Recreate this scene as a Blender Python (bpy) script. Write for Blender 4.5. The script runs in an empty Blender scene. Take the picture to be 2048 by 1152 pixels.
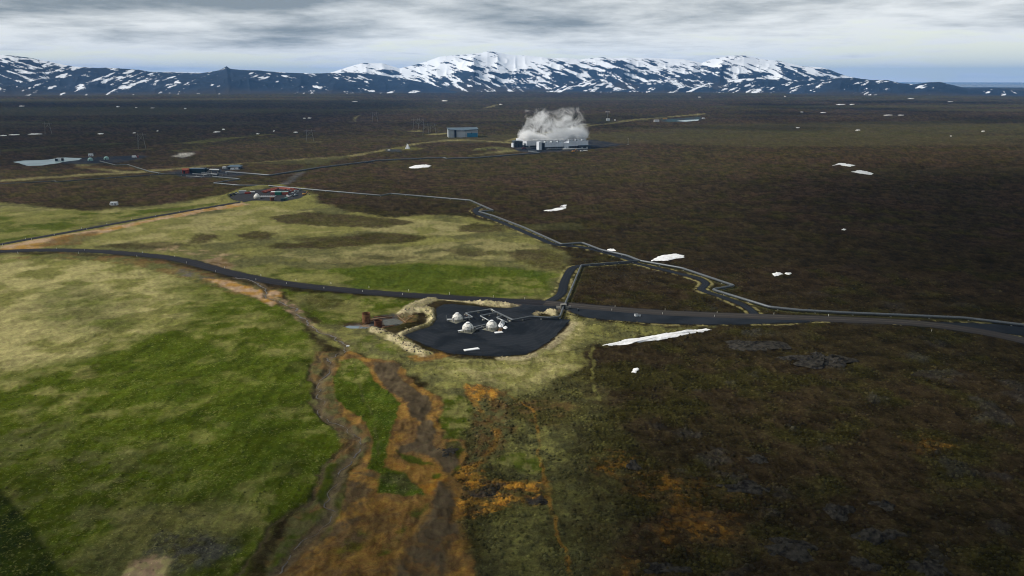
import bpy, bmesh, math, random
import numpy as np
from mathutils import Vector, Matrix

random.seed(7)
S = bpy.context.scene
C = S.collection

# ------------------------------------------------------------------ camera
F, PX, PY, HZ, CAMZ = 1592.0, 1024.0, 576.0, 157.0, 115.0
PITCH = math.atan((PY - HZ) / F)
cd = bpy.data.cameras.new('camera')
cd.sensor_width = 36.0
cd.lens = 36.0 * F / 2048.0
cd.clip_start, cd.clip_end = 1.0, 200000.0
cam = bpy.data.objects.new('camera', cd)
C.objects.link(cam)
cam.location = (0, 0, CAMZ)
cam.rotation_euler = (math.pi / 2 - PITCH, 0, 0)
S.camera = cam

SKY_SEED = 12.4
# ------------------------------------------------------------------ sun, sky, exposure
SUN_EL, SUN_AZ = math.radians(40), math.radians(-88)   # azimuth clockwise from +Y (view direction)
sun_dir = Vector((math.sin(SUN_AZ) * math.cos(SUN_EL), math.cos(SUN_AZ) * math.cos(SUN_EL), math.sin(SUN_EL)))
sl = bpy.data.lights.new('sun', 'SUN')
sl.energy, sl.angle, sl.color = 4.4, math.radians(4.0), (1.0, 0.95, 0.87)
so = bpy.data.objects.new('sun', sl)
C.objects.link(so)
so.location = (-300, -100, 1500)
so.rotation_euler = sun_dir.to_track_quat('Z', 'Y').to_euler()

S.view_settings.view_transform = 'Standard'
S.view_settings.look = 'None'
S.view_settings.exposure = 0.0
S.view_settings.gamma = 1.0
S.view_settings.use_curve_mapping = False
S.cycles.use_denoising = True
S.cycles.filter_width = 1.1
S.cycles.max_bounces = 8
S.cycles.diffuse_bounces = 2
S.cycles.volume_bounces = 7
S.cycles.transparent_max_bounces = 16
S.cycles.volume_step_rate = 1.0


class NT:
    """Short-hand for building node trees."""
    def __init__(self, tree):
        self.t = tree
        tree.nodes.clear()

    def n(self, kind, **kw):
        nd = self.t.nodes.new(kind)
        for k, v in kw.items():
            setattr(nd, k, v)
        return nd

    def link(self, a, b):
        self.t.links.new(a, b)

    def setin(self, sock, v):
        if hasattr(v, 'is_linked') or isinstance(v, bpy.types.NodeSocket):
            self.link(v, sock)
        elif v is not None:
            sock.default_value = v

    def math(self, op, a, b=None, c=None, clamp=False):
        m = self.n('ShaderNodeMath', operation=op)
        m.use_clamp = clamp
        for i, v in enumerate((a, b, c)):
            if v is not None:
                self.setin(m.inputs[i], v)
        return m.outputs[0]

    def mix(self, f, a, b, blend='MIX'):
        m = self.n('ShaderNodeMix', data_type='RGBA', blend_type=blend)
        self.setin(m.inputs[0], f)
        self.setin(m.inputs[6], a if isinstance(a, bpy.types.NodeSocket) else (*a[:3], 1))
        self.setin(m.inputs[7], b if isinstance(b, bpy.types.NodeSocket) else (*b[:3], 1))
        return m.outputs[2]

    def rng(self, v, a, b, c=0.0, d=1.0, smooth=True):
        m = self.n('ShaderNodeMapRange')
        m.interpolation_type = 'SMOOTHSTEP' if smooth else 'LINEAR'
        self.setin(m.inputs[0], v)
        for i, q in enumerate((a, b, c, d)):
            self.setin(m.inputs[i + 1], q)
        return m.outputs[0]

    def noise(self, vec, scale, detail=4, rough=0.55, dist=0.0):
        m = self.n('ShaderNodeTexNoise')
        if vec is not None:
            self.link(vec, m.inputs['Vector'])
        m.inputs['Scale'].default_value = scale
        m.inputs['Detail'].default_value = detail
        m.inputs['Roughness'].default_value = rough
        m.inputs['Distortion'].default_value = dist
        return m.outputs[0]


world = bpy.data.worlds.new('World')
S.world = world
world.use_nodes = True
w = NT(world.node_tree)
sky = w.n('ShaderNodeTexSky', sky_type='NISHITA')
sky.sun_disc = False
sky.sun_elevation = SUN_EL
sky.sun_rotation = SUN_AZ
sky.altitude = 300
sky.dust_density = 1.5
tc = w.n('ShaderNodeTexCoord')
sep = w.n('ShaderNodeSeparateXYZ')
w.link(tc.outputs['Generated'], sep.inputs[0])
zc = w.math('MAXIMUM', sep.outputs[2], 0.0)
# a cloud deck: direction projected on a (slightly curved) level sheet, so cloud banks flatten towards the horizon
den = w.math('ADD', zc, 0.085)
u = w.math('DIVIDE', sep.outputs[0], den)
v = w.math('DIVIDE', sep.outputs[1], den)
cmb = w.n('ShaderNodeCombineXYZ')
w.link(u, cmb.inputs[0])
w.link(v, cmb.inputs[1])
cmb.inputs[2].default_value = SKY_SEED
pv = cmb.outputs[0]
big = w.noise(pv, 0.20, 2, 0.5, 0.2)
med = w.noise(pv, 0.85, 8, 0.60, 0.2)
cov = w.math('ADD', w.math('MULTIPLY', big, 0.85), w.math('MULTIPLY', med, 0.60))
cov = w.math('ADD', cov, w.rng(zc, 0.010, 0.075, -0.14, 0.155))
cov = w.math('ADD', cov, w.rng(zc, 0.10, 0.5, 0.0, 0.22))
dens = w.rng(cov, 0.60, 0.70)
thick = w.rng(cov, 0.66, 0.98)
fine = w.noise(pv, 2.2, 7, 0.62, 0.2)
thick2 = w.math('ADD', thick, w.math('MULTIPLY', w.math('SUBTRACT', fine, 0.5), 0.85), clamp=True)
cloud_col = w.mix(thick2, (10.8, 11.2, 11.2), (3.3, 3.85, 4.2))
clear_col = w.mix(0.72, sky.outputs[0], (13.8, 14.3, 12.4))
colr = w.mix(dens, clear_col, cloud_col)
bg = w.n('ShaderNodeBackground')
w.link(colr, bg.inputs[0])
bg.inputs[1].default_value = 0.085
wo = w.n('ShaderNodeOutputWorld')
w.link(bg.outputs[0], wo.inputs[0])


# ------------------------------------------------------------------ helpers: placing, noise, polygons
def ground_pt(px, py, z=0.0):
    """Where the line of sight through a photograph position meets the level z (metres)."""
    cp, sp = math.cos(PITCH), math.sin(PITCH)
    a, b = (px - PX) / F, -(py - PY) / F
    dx, dy, dz = a, cp + b * sp, -sp + b * cp
    t = (z - CAMZ) / dz
    return (dx * t, dy * t)


def GP(pts, z=0.0):
    return np.array([ground_pt(x, y, z) for x, y in pts])


def _h(ix, iy, seed):
    n = (ix.astype(np.int64) * 374761393 + iy.astype(np.int64) * 668265263 + seed * 1442695041) & 0xFFFFFFFF
    n = ((n ^ (n >> 13)) * 1274126177) & 0xFFFFFFFF
    n = ((n ^ (n >> 16)) * 2246822519) & 0xFFFFFFFF
    return ((n ^ (n >> 15)) & 0xFFFFFF) / float(0xFFFFFF)


def vn(x, y, seed=0):
    fx, fy = np.floor(x), np.floor(y)
    ix, iy = fx.astype(np.int64), fy.astype(np.int64)
    tx, ty = x - fx, y - fy
    tx = tx * tx * tx * (tx * (tx * 6 - 15) + 10)
    ty = ty * ty * ty * (ty * (ty * 6 - 15) + 10)
    a = _h(ix, iy, seed) * (1 - tx) + _h(ix + 1, iy, seed) * tx
    b = _h(ix, iy + 1, seed) * (1 - tx) + _h(ix + 1, iy + 1, seed) * tx
    return a * (1 - ty) + b * ty


def fbm(x, y, scale, octaves=4, seed=0, gain=0.5):
    """Fractal noise, 0..1, features of about `scale` metres."""
    s, amp, tot = 0.0, 1.0, 0.0
    f = 1.0 / scale
    for o in range(octaves):
        c_, s_ = math.cos(o * 1.1 + seed), math.sin(o * 1.1 + seed)
        s = s + amp * vn((x * c_ - y * s_) * f + 17.3 * o, (x * s_ + y * c_) * f - 9.1 * o, seed + o * 13)
        tot += amp
        amp *= gain
        f *= 2.03
    return s / tot


def ridged(x, y, scale, octaves=4, seed=0):
    s, amp, tot, f = 0.0, 1.0, 0.0, 1.0 / scale
    for o in range(octaves):
        q = 1 - np.abs(2 * vn(x * f + 5.7 * o, y * f + 3.1 * o, seed + 7 * o) - 1)
        s = s + amp * q * q
        tot += amp
        amp *= 0.5
        f *= 2.1
    return s / tot


def sstep(a, b, v):
    t = np.clip((v - a) / (b - a), 0, 1)
    return t * t * (3 - 2 * t)


def poly_sd(x, y, P):
    """Signed distance to polygon P (negative inside)."""
    d = np.full(x.shape, 1e18)
    ins = np.zeros(x.shape, bool)
    n = len(P)
    for i in range(n):
        ax, ay = P[i]
        bx, by = P[(i + 1) % n]
        ex, ey = bx - ax, by - ay
        wx, wy = x - ax, y - ay
        t = np.clip((wx * ex + wy * ey) / (ex * ex + ey * ey + 1e-12), 0, 1)
        d = np.minimum(d, (wx - ex * t) ** 2 + (wy - ey * t) ** 2)
        c1 = (ay <= y) != (by <= y)
        if c1.any():
            xx = ax + (y - ay) / (by - ay + 1e-12) * ex
            ins ^= c1 & (x < xx)
    d = np.sqrt(d)
    return np.where(ins, -d, d)


def line_d(x, y, P):
    d = np.full(x.shape, 1e18)
    for i in range(len(P) - 1):
        ax, ay = P[i]
        ex, ey = P[i + 1][0] - ax, P[i + 1][1] - ay
        wx, wy = x - ax, y - ay
        t = np.clip((wx * ex + wy * ey) / (ex * ex + ey * ey + 1e-12), 0, 1)
        d = np.minimum(d, (wx - ex * t) ** 2 + (wy - ey * t) ** 2)
    return np.sqrt(d)


def spline(P, step):
    """Catmull-Rom through P, resampled at about `step` metres."""
    P = np.asarray(P, float)
    Q = np.vstack([2 * P[0] - P[1], P, 2 * P[-1] - P[-2]])
    out = []
    for i in range(1, len(Q) - 2):
        L = np.linalg.norm(Q[i + 1] - Q[i])
        n = max(1, int(L / step))
        t = np.arange(n)[:, None] / n
        p0, p1, p2, p3 = Q[i - 1], Q[i], Q[i + 1], Q[i + 2]
        out.append(0.5 * (2 * p1 + (p2 - p0) * t + (2 * p0 - 5 * p1 + 4 * p2 - p3) * t ** 2
                          + (3 * p1 - p0 - 3 * p2 + p3) * t ** 3))
    out.append(P[-1:])
    return np.vstack(out)


def tag(o, label=None, cat=None, group=None, kind=None):
    if label: o['label'] = label
    if cat: o['category'] = cat
    if group: o['group'] = group
    if kind: o['kind'] = kind
    return o


def mesh_np(name, verts, faces, mat=None, parent=None, smooth=False):
    """Mesh object from numpy arrays; faces an (n,4) or (n,3) array."""
    me = bpy.data.meshes.new(name)
    k = faces.shape[1]
    me.vertices.add(len(verts))
    me.vertices.foreach_set('co', np.ascontiguousarray(verts, np.float32).ravel())
    me.loops.add(faces.size)
    me.loops.foreach_set('vertex_index', np.ascontiguousarray(faces, np.int32).ravel())
    me.polygons.add(len(faces))
    me.polygons.foreach_set('loop_start', np.arange(0, faces.size, k, dtype=np.int32))
    me.polygons.foreach_set('loop_total', np.full(len(faces), k, np.int32))
    if smooth:
        me.polygons.foreach_set('use_smooth', np.ones(len(faces), bool))
    me.update(calc_edges=True)
    me.validate()
    if mat: me.materials.append(mat)
    o = bpy.data.objects.new(name, me)
    C.objects.link(o)
    if parent: o.parent = parent
    return o


def grid_faces(nr, nc):
    i = (np.arange(nr - 1)[:, None] * nc + np.arange(nc - 1)[None, :]).ravel()
    return np.stack([i, i + 1, i + nc + 1, i + nc], 1)


def attr(o, name, kind, data):
    a = o.data.attributes.new(name, kind, 'POINT')
    a.data.foreach_set('color' if kind == 'FLOAT_COLOR' else 'value', np.ascontiguousarray(data, np.float32).ravel())


_mats = {}
def mat(name, col, rough=0.7, metal=0.0, var=0.25, scale=1.5, bump=0.0, col2=None, spec=0.3):
    """Plain procedural surface: base colour broken by noise, roughness, optional relief."""
    if name in _mats: return _mats[name]
    m = bpy.data.materials.new(name)
    m.use_nodes = True
    t = NT(m.node_tree)
    out = t.n('ShaderNodeOutputMaterial')
    b = t.n('ShaderNodeBsdfPrincipled')
    g = t.n('ShaderNodeNewGeometry')
    nz = t.noise(g.outputs['Position'], scale, 5, 0.6)
    f = t.rng(nz, 0.3, 0.7)
    c2 = col2 or tuple(c * (1 - var) for c in col)
    t.link(t.mix(f, col, c2), b.inputs['Base Color'])
    b.inputs['Roughness'].default_value = rough
    b.inputs['Metallic'].default_value = metal
    b.inputs['Specular IOR Level'].default_value = spec
    if bump:
        bp = t.n('ShaderNodeBump')
        bp.inputs['Strength'].default_value = 0.6
        bp.inputs['Distance'].default_value = bump
        t.link(nz, bp.inputs['Height'])
        t.link(bp.outputs[0], b.inputs['Normal'])
    t.link(b.outputs[0], out.inputs[0])
    _mats[name] = m
    return m

# ------------------------------------------------------------------ layout: lines and outlines on the ground (photograph positions -> metres)
ROAD = [(-260, 520), (-120, 510), (0, 503), (100, 500), (200, 503), (300, 511), (360, 519), (410, 532), (455, 544), (505, 555), (560, 565),
        (640, 575), (760, 586), (900, 595), (1000, 601), (1090, 606), (1200, 616), (1300, 624), (1400, 629), (1500, 632.5), (1650, 637.5),
        (1780, 643), (1870, 650), (1960, 663), (2048, 681), (2180, 712), (2400, 775), (2700, 870)]
ROAD2 = [(-160, 512), (-60, 499), (0, 489), (60, 478), (150, 462), (250, 443.5), (350, 426), (430, 412.5), (487, 403), (512, 398)]
TRACK_A = [(1098, 603), (1122, 588), (1128, 566), (1139, 543), (1152, 533), (1180, 530.5), (1230, 527), (1268, 523), (1240, 513),
           (1200, 502), (1160, 493.5), (1110, 488.5), (1075, 475), (1040, 460), (1000, 443), (960, 429), (951, 420), (963, 413)]
TRACK_B = [(1262, 524), (1310, 535), (1350, 545), (1395, 556), (1412, 567), (1403, 579), (1440, 592), (1478, 606), (1502, 620), (1512, 632)]
PIPE_MAIN = [(2700, 745), (2400, 694), (2180, 664), (2048, 650), (1930, 636), (1800, 630), (1700, 626), (1600, 620.5), (1539, 614), (1425, 579), (1469, 571.5),
             (1363, 536), (1280, 521.5), (1253, 511), (1202, 499.5), (1165, 485.5), (1123, 488.5), (1046, 454), (988, 432), (957, 423),
             (987, 421), (940, 400.5), (781, 387), (763, 391), (640, 380.6), (531, 371), (478, 370.6), (427, 366), (480, 358), (425, 353)]
PIPE_PLANT = [(452, 343.5), (540, 350.5), (640, 335), (740, 323), (730, 325), (750, 321), (887, 315), (893, 317), (960, 315), (1020, 310), (1080, 305.5), (1056, 302.5), (1085, 300.8)]
PIPE_LEFT = [(-120, 376), (0, 368), (110, 362), (113, 363.5), (250, 353.5), (330, 348), (385, 350)]
PIPE_POND = [(200, 322), (231, 330), (255, 329), (300, 343), (330, 348)]
PIPE_WELL = [(1280, 521.5), (1162.5, 530), (1131, 606), (1126, 616), (1120, 633), (1099, 635.5), (1063, 633), (1025.6, 640), (993, 624.5)]
PAD = [(876, 614), (890, 609), (905, 608), (940, 611.5), (985, 616), (1020, 616.5), (1040, 612), (1120, 612), (1110, 621), (1062, 627), (1066, 631), (1100, 635),
       (1139, 639), (1133, 650), (1110, 672), (1080, 695), (1050, 708), (1000, 712), (940, 711), (890, 704), (850, 690), (830, 680),
       (808, 671), (835, 661), (866, 651), (874, 638), (872, 622)]
APRON = [(1134, 613), (1220, 620), (1350, 629.5), (1500, 635), (1660, 640), (1600, 645), (1520, 647), (1425, 649), (1330, 647), (1240, 641), (1180, 636), (1145, 625)]
APRON_EAST = [(1790, 646), (1900, 645), (2060, 651), (2150, 662), (2060, 672), (1960, 661), (1880, 650)]
YARD = [(455, 393), (480, 385), (510, 380), (545, 377), (600, 379), (618, 384), (600, 396), (565, 403), (528, 401), (505, 401), (487, 403), (470, 400)]
STREAM = [(470, 556), (500, 560), (518, 567), (533, 580), (532, 592), (551, 598), (566, 606), (590, 616), (588, 626), (607, 636), (627, 656), (659, 669),
          (673, 677), (693, 698), (658, 717), (660, 737), (638, 768), (644, 780), (634, 791), (646, 803), (638, 819), (662, 838), (691, 852),
          (714, 873), (720, 889), (703, 914), (683, 934), (679, 959), (654, 1004), (669, 1024), (642, 1049), (605, 1082), (585, 1110), (560, 1139), (520, 1175)]
BANK = [(642, 705), (621, 741), (630, 803), (642, 836), (683, 860), (695, 877), (658, 926), (642, 967), (621, 1000), (585, 1024), (560, 1045), (520, 1085), (470, 1150)]

W_ROAD, W_ROAD2 = spline(GP(ROAD), 3.0), spline(GP(ROAD2), 4.0)
W_TA, W_TB = spline(GP(TRACK_A), 3.0), spline(GP(TRACK_B), 3.0)
PZ = 1.1                                                      # height of the pipes' centre line
W_PMAIN, W_PPLANT, W_PLEFT, W_PPOND, W_PWELL = (GP(p, PZ) for p in (PIPE_MAIN, PIPE_PLANT, PIPE_LEFT, PIPE_POND, PIPE_WELL))
W_PAD, W_APRON, W_APRON2, W_YARD = GP(PAD), GP(APRON), GP(APRON_EAST), GP(YARD)
W_STREAM, W_BANK = spline(GP(STREAM), 1.2), GP(BANK)


def crop(pts):                                               # positions read in a magnified view of the lower middle
    return [(560 + x / 2.44, 680 + y / 2.44) for x, y in pts]


# ------------------------------------------------------------------ ground sheet: polar grid, finer where it lies nearer
ys = np.concatenate([np.arange(1206, 700, -2.0), np.arange(700, 300, -1.7), np.arange(300, 172, -1.3)])
dep = PITCH + np.arctan((ys - PY) / F)
rr = np.concatenate([np.array([3, 15, 30, 50, 70, 90, 110, 125, 138]), CAMZ / np.tan(dep), np.array([16500, 19000, 24000])])
lim = math.radians(43)
az_in = np.arange(-lim, lim, 0.00135)
az_out = np.radians(np.linspace(43.5, 180, 26))
az = np.concatenate([-az_out[::-1], az_in, az_out])
R2, A2 = np.meshgrid(rr, az, indexing='ij')
GX, GY = R2 * np.sin(A2), R2 * np.cos(A2)
gshape = GX.shape
X, Y = GX.ravel(), GY.ravel()
R = np.hypot(X, Y)
INV = (np.abs(A2.ravel()) < lim + .01) & (R > 140)           # the part with built land cover
WX = X + (fbm(X, Y, 9, 3, 3) - 0.5) * 6.0 + (fbm(X, Y, 2.2, 2, 9) - 0.5) * 1.6
WY = Y + (fbm(X, Y, 9, 3, 5) - 0.5) * 6.0 + (fbm(X, Y, 2.2, 2, 11) - 0.5) * 1.6


def near(P, pad):
    x0, y0 = P.min(0) - pad
    x1, y1 = P.max(0) + pad
    return np.nonzero(INV & (X > x0) & (X < x1) & (Y > y0) & (Y < y1))[0]


def field_dist(fn, P, pad, warp=False):
    d = np.full(X.shape, 1e6)
    i = near(P, pad)
    if len(i):
        d[i] = fn(WX[i] if warp else X[i], WY[i] if warp else Y[i], P)
    return d


d_road = field_dist(line_d, W_ROAD[::2], 60)
d_road2 = field_dist(line_d, W_ROAD2[::3], 60)
d_ta, d_tb = field_dist(line_d, W_TA[::2], 40), field_dist(line_d, W_TB[::2], 40)
d_pipe = np.minimum.reduce([field_dist(line_d, p, 30) for p in (W_PMAIN, W_PPLANT, W_PLEFT, W_PPOND, W_PWELL)])
d_pad = field_dist(poly_sd, W_PAD, 60)
d_pad_r = field_dist(poly_sd, W_PAD, 60)
d_apron = np.minimum(field_dist(poly_sd, W_APRON, 50), field_dist(poly_sd, W_APRON2, 50))
d_yard = field_dist(poly_sd, W_YARD, 60)
d_stream = field_dist(line_d, W_STREAM[::2], 40)
d_bank = field_dist(line_d, W_BANK, 30, True)

# --- relief
H = (fbm(X, Y, 140, 4, 21) - 0.5) * 5.0 * sstep(350, 900, R) + (fbm(X, Y, 26, 4, 22) - 0.5) * 1.9
hum = ridged(X, Y, 5.0, 3, 31)
H += (hum - 0.5) * 0.85 + (fbm(X, Y, 1.6, 2, 33) - 0.5) * 0.35
flat = np.minimum.reduce([sstep(5, 14, d_road), sstep(3.5, 10, d_road2), sstep(3, 8, d_ta), sstep(3, 8, d_tb), sstep(1.5, 8, d_pipe),
                          sstep(0, 9, d_pad), sstep(0, 7, d_apron), sstep(0, 15, d_yard)])
SITES = [(ground_pt(*p), r) for p, r in (((1105, 299), 130), ((926, 274), 60), ((420, 346), 70), ((228, 410), 14), ((182, 313), 18), ((460, 336), 26),
         ((110, 322), 90), ((235, 318), 60), ((815, 297), 22), ((1215, 240), 40), ((1313, 244), 30), ((1372, 242), 120), ((725, 645), 22), ((755, 655), 16),
         ((1275, 630), 8), ((270, 316), 20), ((283, 296), 20), ((620, 282), 22), ((835, 258), 40), ((860, 270), 40), ((1255, 289), 20))]
for (sx, sy), sr in SITES:
    flat = np.minimum(flat, sstep(sr, sr * 1.6 + 6, np.hypot(X - sx, Y - sy)))


# --- land cover: base colours (linear albedo), laid one over the other
def c(*a): return np.array(a, float)

HEATH, HEATH_P, HEATH_O = c(.038, .027, .014), c(.047, .031, .018), c(.040, .035, .010)
STRAW, GREEN, DEEP, PALE = c(.30, .265, .115), c(.050, .068, .005), c(.028, .042, .004), c(.155, .148, .046)
ORANGE, RUST, OCHRE, MUD, CLAY = c(.200, .112, .028), c(.112, .068, .027), c(.42, .20, .030), c(.078, .060, .036), c(.34, .235, .15)
GRAVEL, GREYG, BERM, LAVA, SEDGE = c(.013, .016, .021), c(.085, .084, .086), c(.48, .41, .24), c(.060, .058, .058), c(.088, .085, .034)

n1, n2, n3 = fbm(X, Y, 60, 4, 41), fbm(X, Y, 14, 4, 42), fbm(X, Y, 3.2, 3, 43)
nb = fbm(X * 0.35, Y, 220, 4, 44)                             # long low banks across the plain
ALB = HEATH + (HEATH_P - HEATH) * sstep(.45, .62, n1)[:, None]
oliv = np.clip(sstep(.46, .64, n2 * .6 + nb * .4) * .75 + sstep(900, 250, R) * .25, 0, 1)
ALB = ALB + (HEATH_O - ALB) * oliv[:, None]
ALB = ALB * (0.55 + 0.9 * fbm(X, Y, 7, 4, 45))[:, None]
hol = sstep(.52, .30, hum)                                    # darker in the hollows between hummocks
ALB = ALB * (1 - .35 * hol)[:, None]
far_band = sstep(.50, .66, fbm(X * .22, Y, 300, 4, 46)) * sstep(900, 1600, R)
ALB = ALB + (SEDGE * .75 - ALB) * (far_band * .35)[:, None]
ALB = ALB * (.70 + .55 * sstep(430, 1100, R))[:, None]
TUFT = np.full(X.shape, .75)
GRASSY = np.zeros(X.shape)


def cover(i, a, col):
    ALB[i] += (col - ALB[i]) * a[:, None]


def layer(pts, ca, cb=None, scale=12.0, edge=2.0, warp=1.0, alpha=1.0, tuft=None, seed=60, bias=.5, cont=.14, grass=None, holes=0.0):
    P = GP(pts)
    reach = edge * 3 + 10 * warp
    i = near(P, reach)
    if not len(i): return
    x, y = X[i] + (WX[i] - X[i]) * warp, Y[i] + (WY[i] - Y[i]) * warp
    sd = poly_sd(x, y, P) + (fbm(X[i], Y[i], max(scale * .5, 2), 3, seed + 3) - .5) * 6 * warp
    a = sstep(edge, -edge, sd) * alpha
    if holes: a = a * (1 - holes * sstep(.56, .44, fbm(X[i], Y[i], 3.0, 4, seed + 31, .65)))
    col = ca
    if cb is not None:
        m = sstep(bias - cont, bias + cont, fbm(X[i], Y[i], scale, 5, seed, .58))[:, None]
        col = ca + (cb - ca) * m
    cover(i, a, col * (.82 + .36 * n3[i])[:, None])
    if tuft is not None: TUFT[i] += (tuft - TUFT[i]) * a
    if grass is not None: GRASSY[i] += (grass - GRASSY[i]) * a


# sedge and grassland beyond the road
layer([(-200, 408), (0, 404), (90, 414), (180, 420), (280, 411), (400, 398), (450, 388), (520, 376), (610, 376), (640, 408), (700, 424), (790, 436), (850, 428),
       (930, 432), (985, 446), (1060, 472), (1105, 492), (1135, 512), (1128, 560), (1110, 596), (1000, 600), (760, 585), (560, 566), (400, 530), (300, 510), (0, 500), (-200, 520)],
      PALE, SEDGE, 30, 5, 1.2, .95, .55, 61, .52, grass=.8)
layer([(-200, 430), (0, 424), (160, 420), (330, 414), (460, 402), (300, 424), (150, 455), (0, 486), (-200, 510)], GREEN, PALE, 22, 4, 1, .85, .5, 62, .5, grass=1)
layer([(0, 412), (180, 420), (300, 413), (440, 396), (470, 402), (380, 408), (250, 420), (110, 428), (0, 432)], STRAW * .8, PALE, 20, 3, 1, .6, .5, 63)
layer([(160, 486), (260, 455), (420, 425), (520, 412), (640, 428), (820, 436), (930, 446), (1000, 462), (900, 470), (700, 460), (540, 470), (430, 486), (330, 492)], PALE, STRAW * .85, 18, 4, 1.4, .75, .5, 64, .5)
layer([(545, 510), (640, 495), (720, 490), (860, 490), (960, 478), (1080, 490), (1100, 520), (1000, 520), (860, 520), (700, 530)], STRAW * .72, SEDGE, 14, 4, 1.4, .8, .6, 65, .52)
layer([(640, 538), (780, 530), (900, 527), (1040, 536), (1110, 548), (1098, 590), (960, 594), (800, 584), (700, 575)], GREEN, DEEP * 1.5, 14, 5, 1, .95, .45, 66, .55, grass=1)
layer([(900, 560), (1000, 552), (1090, 556), (1095, 588), (980, 588)], PALE, GREEN, 7, 4, 1, .65, .45, 67, .5)
layer([(460, 545), (540, 525), (640, 540), (720, 560), (640, 572), (560, 562)], GREEN, PALE, 12, 3, 1, .7, .5, 68)
# dark heath islands in it
for k, (p, al) in enumerate(((((535, 436), (600, 426), (700, 428), (800, 438), (835, 446), (760, 455), (640, 452), (560, 446)), .92),
               (((520, 495), (560, 485), (640, 480), (720, 468), (780, 464), (860, 472), (830, 482), (740, 490), (640, 496)), .95),
               (((470, 468), (510, 461), (560, 465), (540, 476), (490, 478)), .95), (((370, 484), (400, 467), (440, 468), (420, 482), (395, 489)), .9),
               (((915, 452), (950, 445), (1000, 450), (1010, 462), (960, 466), (920, 462)), .9), (((195, 494), (260, 484), (330, 484), (390, 492), (300, 500)), .7),
               (((870, 500), (960, 498), (1000, 508), (930, 512)), .6), (((1010, 505), (1090, 495), (1130, 512), (1120, 545), (1040, 524)), .75),
               (((640, 520), (760, 508), (840, 512), (760, 528), (680, 534)), .4), (((590, 476), (660, 470), (690, 474), (620, 482)), .8))):
    layer(p, HEATH * 1.1, HEATH_O, 8, 3, 1.1, al, .8, 70 + k, holes=.08)
# pale mineral ground, tracks of bare soil
layer([(300, 500), (350, 492), (390, 496), (470, 506), (480, 515), (400, 512)], CLAY * .8, SEDGE, 7, 4, .8, .7, .4, 82)
layer([(400, 520), (440, 514), (470, 530), (455, 540), (420, 530)], RUST, CLAY * .6, 6, 3, .6, .8, .4, 83)
layer([(0, 492), (150, 466), (260, 446), (400, 418), (480, 405), (500, 408), (420, 420), (280, 448), (220, 462), (150, 482), (60, 500), (0, 500)], CLAY, ORANGE * 1.4, 9, 2.2, .5, .92, .35, 84)
layer([(120, 474), (200, 462), (160, 488), (105, 494), (60, 494)], SEDGE, RUST, 8, 3, .7, .8, .4, 85)
# foreground meadow
layer([(-200, 512), (0, 509), (120, 508), (300, 522), (390, 545), (470, 580), (560, 610), (600, 640), (635, 700), (618, 745), (628, 803), (640, 838), (682, 862), (693, 878),
       (656, 926), (640, 967), (619, 1000), (583, 1024), (558, 1045), (520, 1082), (440, 1210), (-200, 1210)], GREEN * 1.0, PALE, 11, 2.2, .5, 1, .5, 86, .64, .14, grass=1)
layer([(-200, 512), (0, 512), (200, 520), (340, 545), (420, 590), (380, 640), (250, 680), (140, 720), (0, 760), (-200, 800)], STRAW, PALE, 16, 14, 1.6, .88, .6, 87, .54, .14)
layer([(330, 560), (420, 580), (540, 620), (600, 680), (610, 740), (480, 700), (360, 640)], GREEN, PALE, 9, 12, 1.6, .7, .45, 88, .55)
layer([(60, 590), (150, 560), (250, 590), (270, 650), (180, 670), (80, 650)], DEEP * 1.6, SEDGE, 10, 10, 1.6, .6, .6, 89)
layer([(200, 740), (420, 700), (600, 720), (640, 860), (600, 960), (450, 990), (250, 900)], GREEN, DEEP * 1.3, 9, 16, 1.5, .55, .5, 90, .5, .18)
layer([(480, 850), (610, 860), (640, 930), (560, 950), (480, 930)], DEEP, GREEN * .8, 8, 9, 1.2, .8, .4, 91)
layer([(-200, 850), (60, 820), (300, 900), (420, 1000), (480, 1160), (-200, 1210)], GREEN * .75, SEDGE, 8, 16, 1.2, .6, .6, 92, .55)
layer([(150, 1110), (230, 1050), (330, 1010), (470, 1010), (500, 1050), (400, 1100), (330, 1160), (180, 1190)], PALE * .8, SEDGE, 5, 5, 1, .7, .7, 93, .5)
layer([(300, 1070), (400, 1060), (470, 1085), (430, 1130), (340, 1140), (290, 1110)], LAVA * .8, SEDGE * .7, 4, 3, .8, .8, .9, 94)
layer([(243, 1150), (268, 1122), (300, 1114), (335, 1122), (330, 1150), (290, 1180), (240, 1180)], CLAY * .85, STRAW, 3, 1.2, .4, .95, .2, 95, .55)
layer([(-200, 1000), (0, 975), (40, 1020), (90, 1090), (135, 1160), (150, 1210), (-200, 1210)], DEEP * .45, DEEP * .6, 6, 1.2, .12, .93, .4, 96)  # straight-edged shadow wedge at lower left, painted into the meadow colour
# stony fan and verge below the road
layer([(120, 506), (300, 516), (400, 540), (470, 562), (560, 580), (540, 600), (480, 590), (400, 566), (330, 545), (200, 520), (0, 515)], RUST * 1.2, SEDGE, 8, 3, .8, .75, .5, 97)
layer([(340, 530), (400, 548), (440, 562), (360, 552)], LAVA * 1.5, SEDGE, 5, 3, .7, .7, .5, 98)
layer([(410, 558), (450, 560), (520, 578), (560, 582), (562, 600), (540, 612), (520, 596), (470, 582)], CLAY, ORANGE * 1.5, 6, 2, .5, .9, .35, 99)
layer([(540, 585), (600, 608), (612, 640), (660, 668), (640, 668), (596, 640), (575, 622), (560, 606)], CLAY * .85, SEDGE, 5, 1.5, .4, .85, .35, 100)
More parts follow.
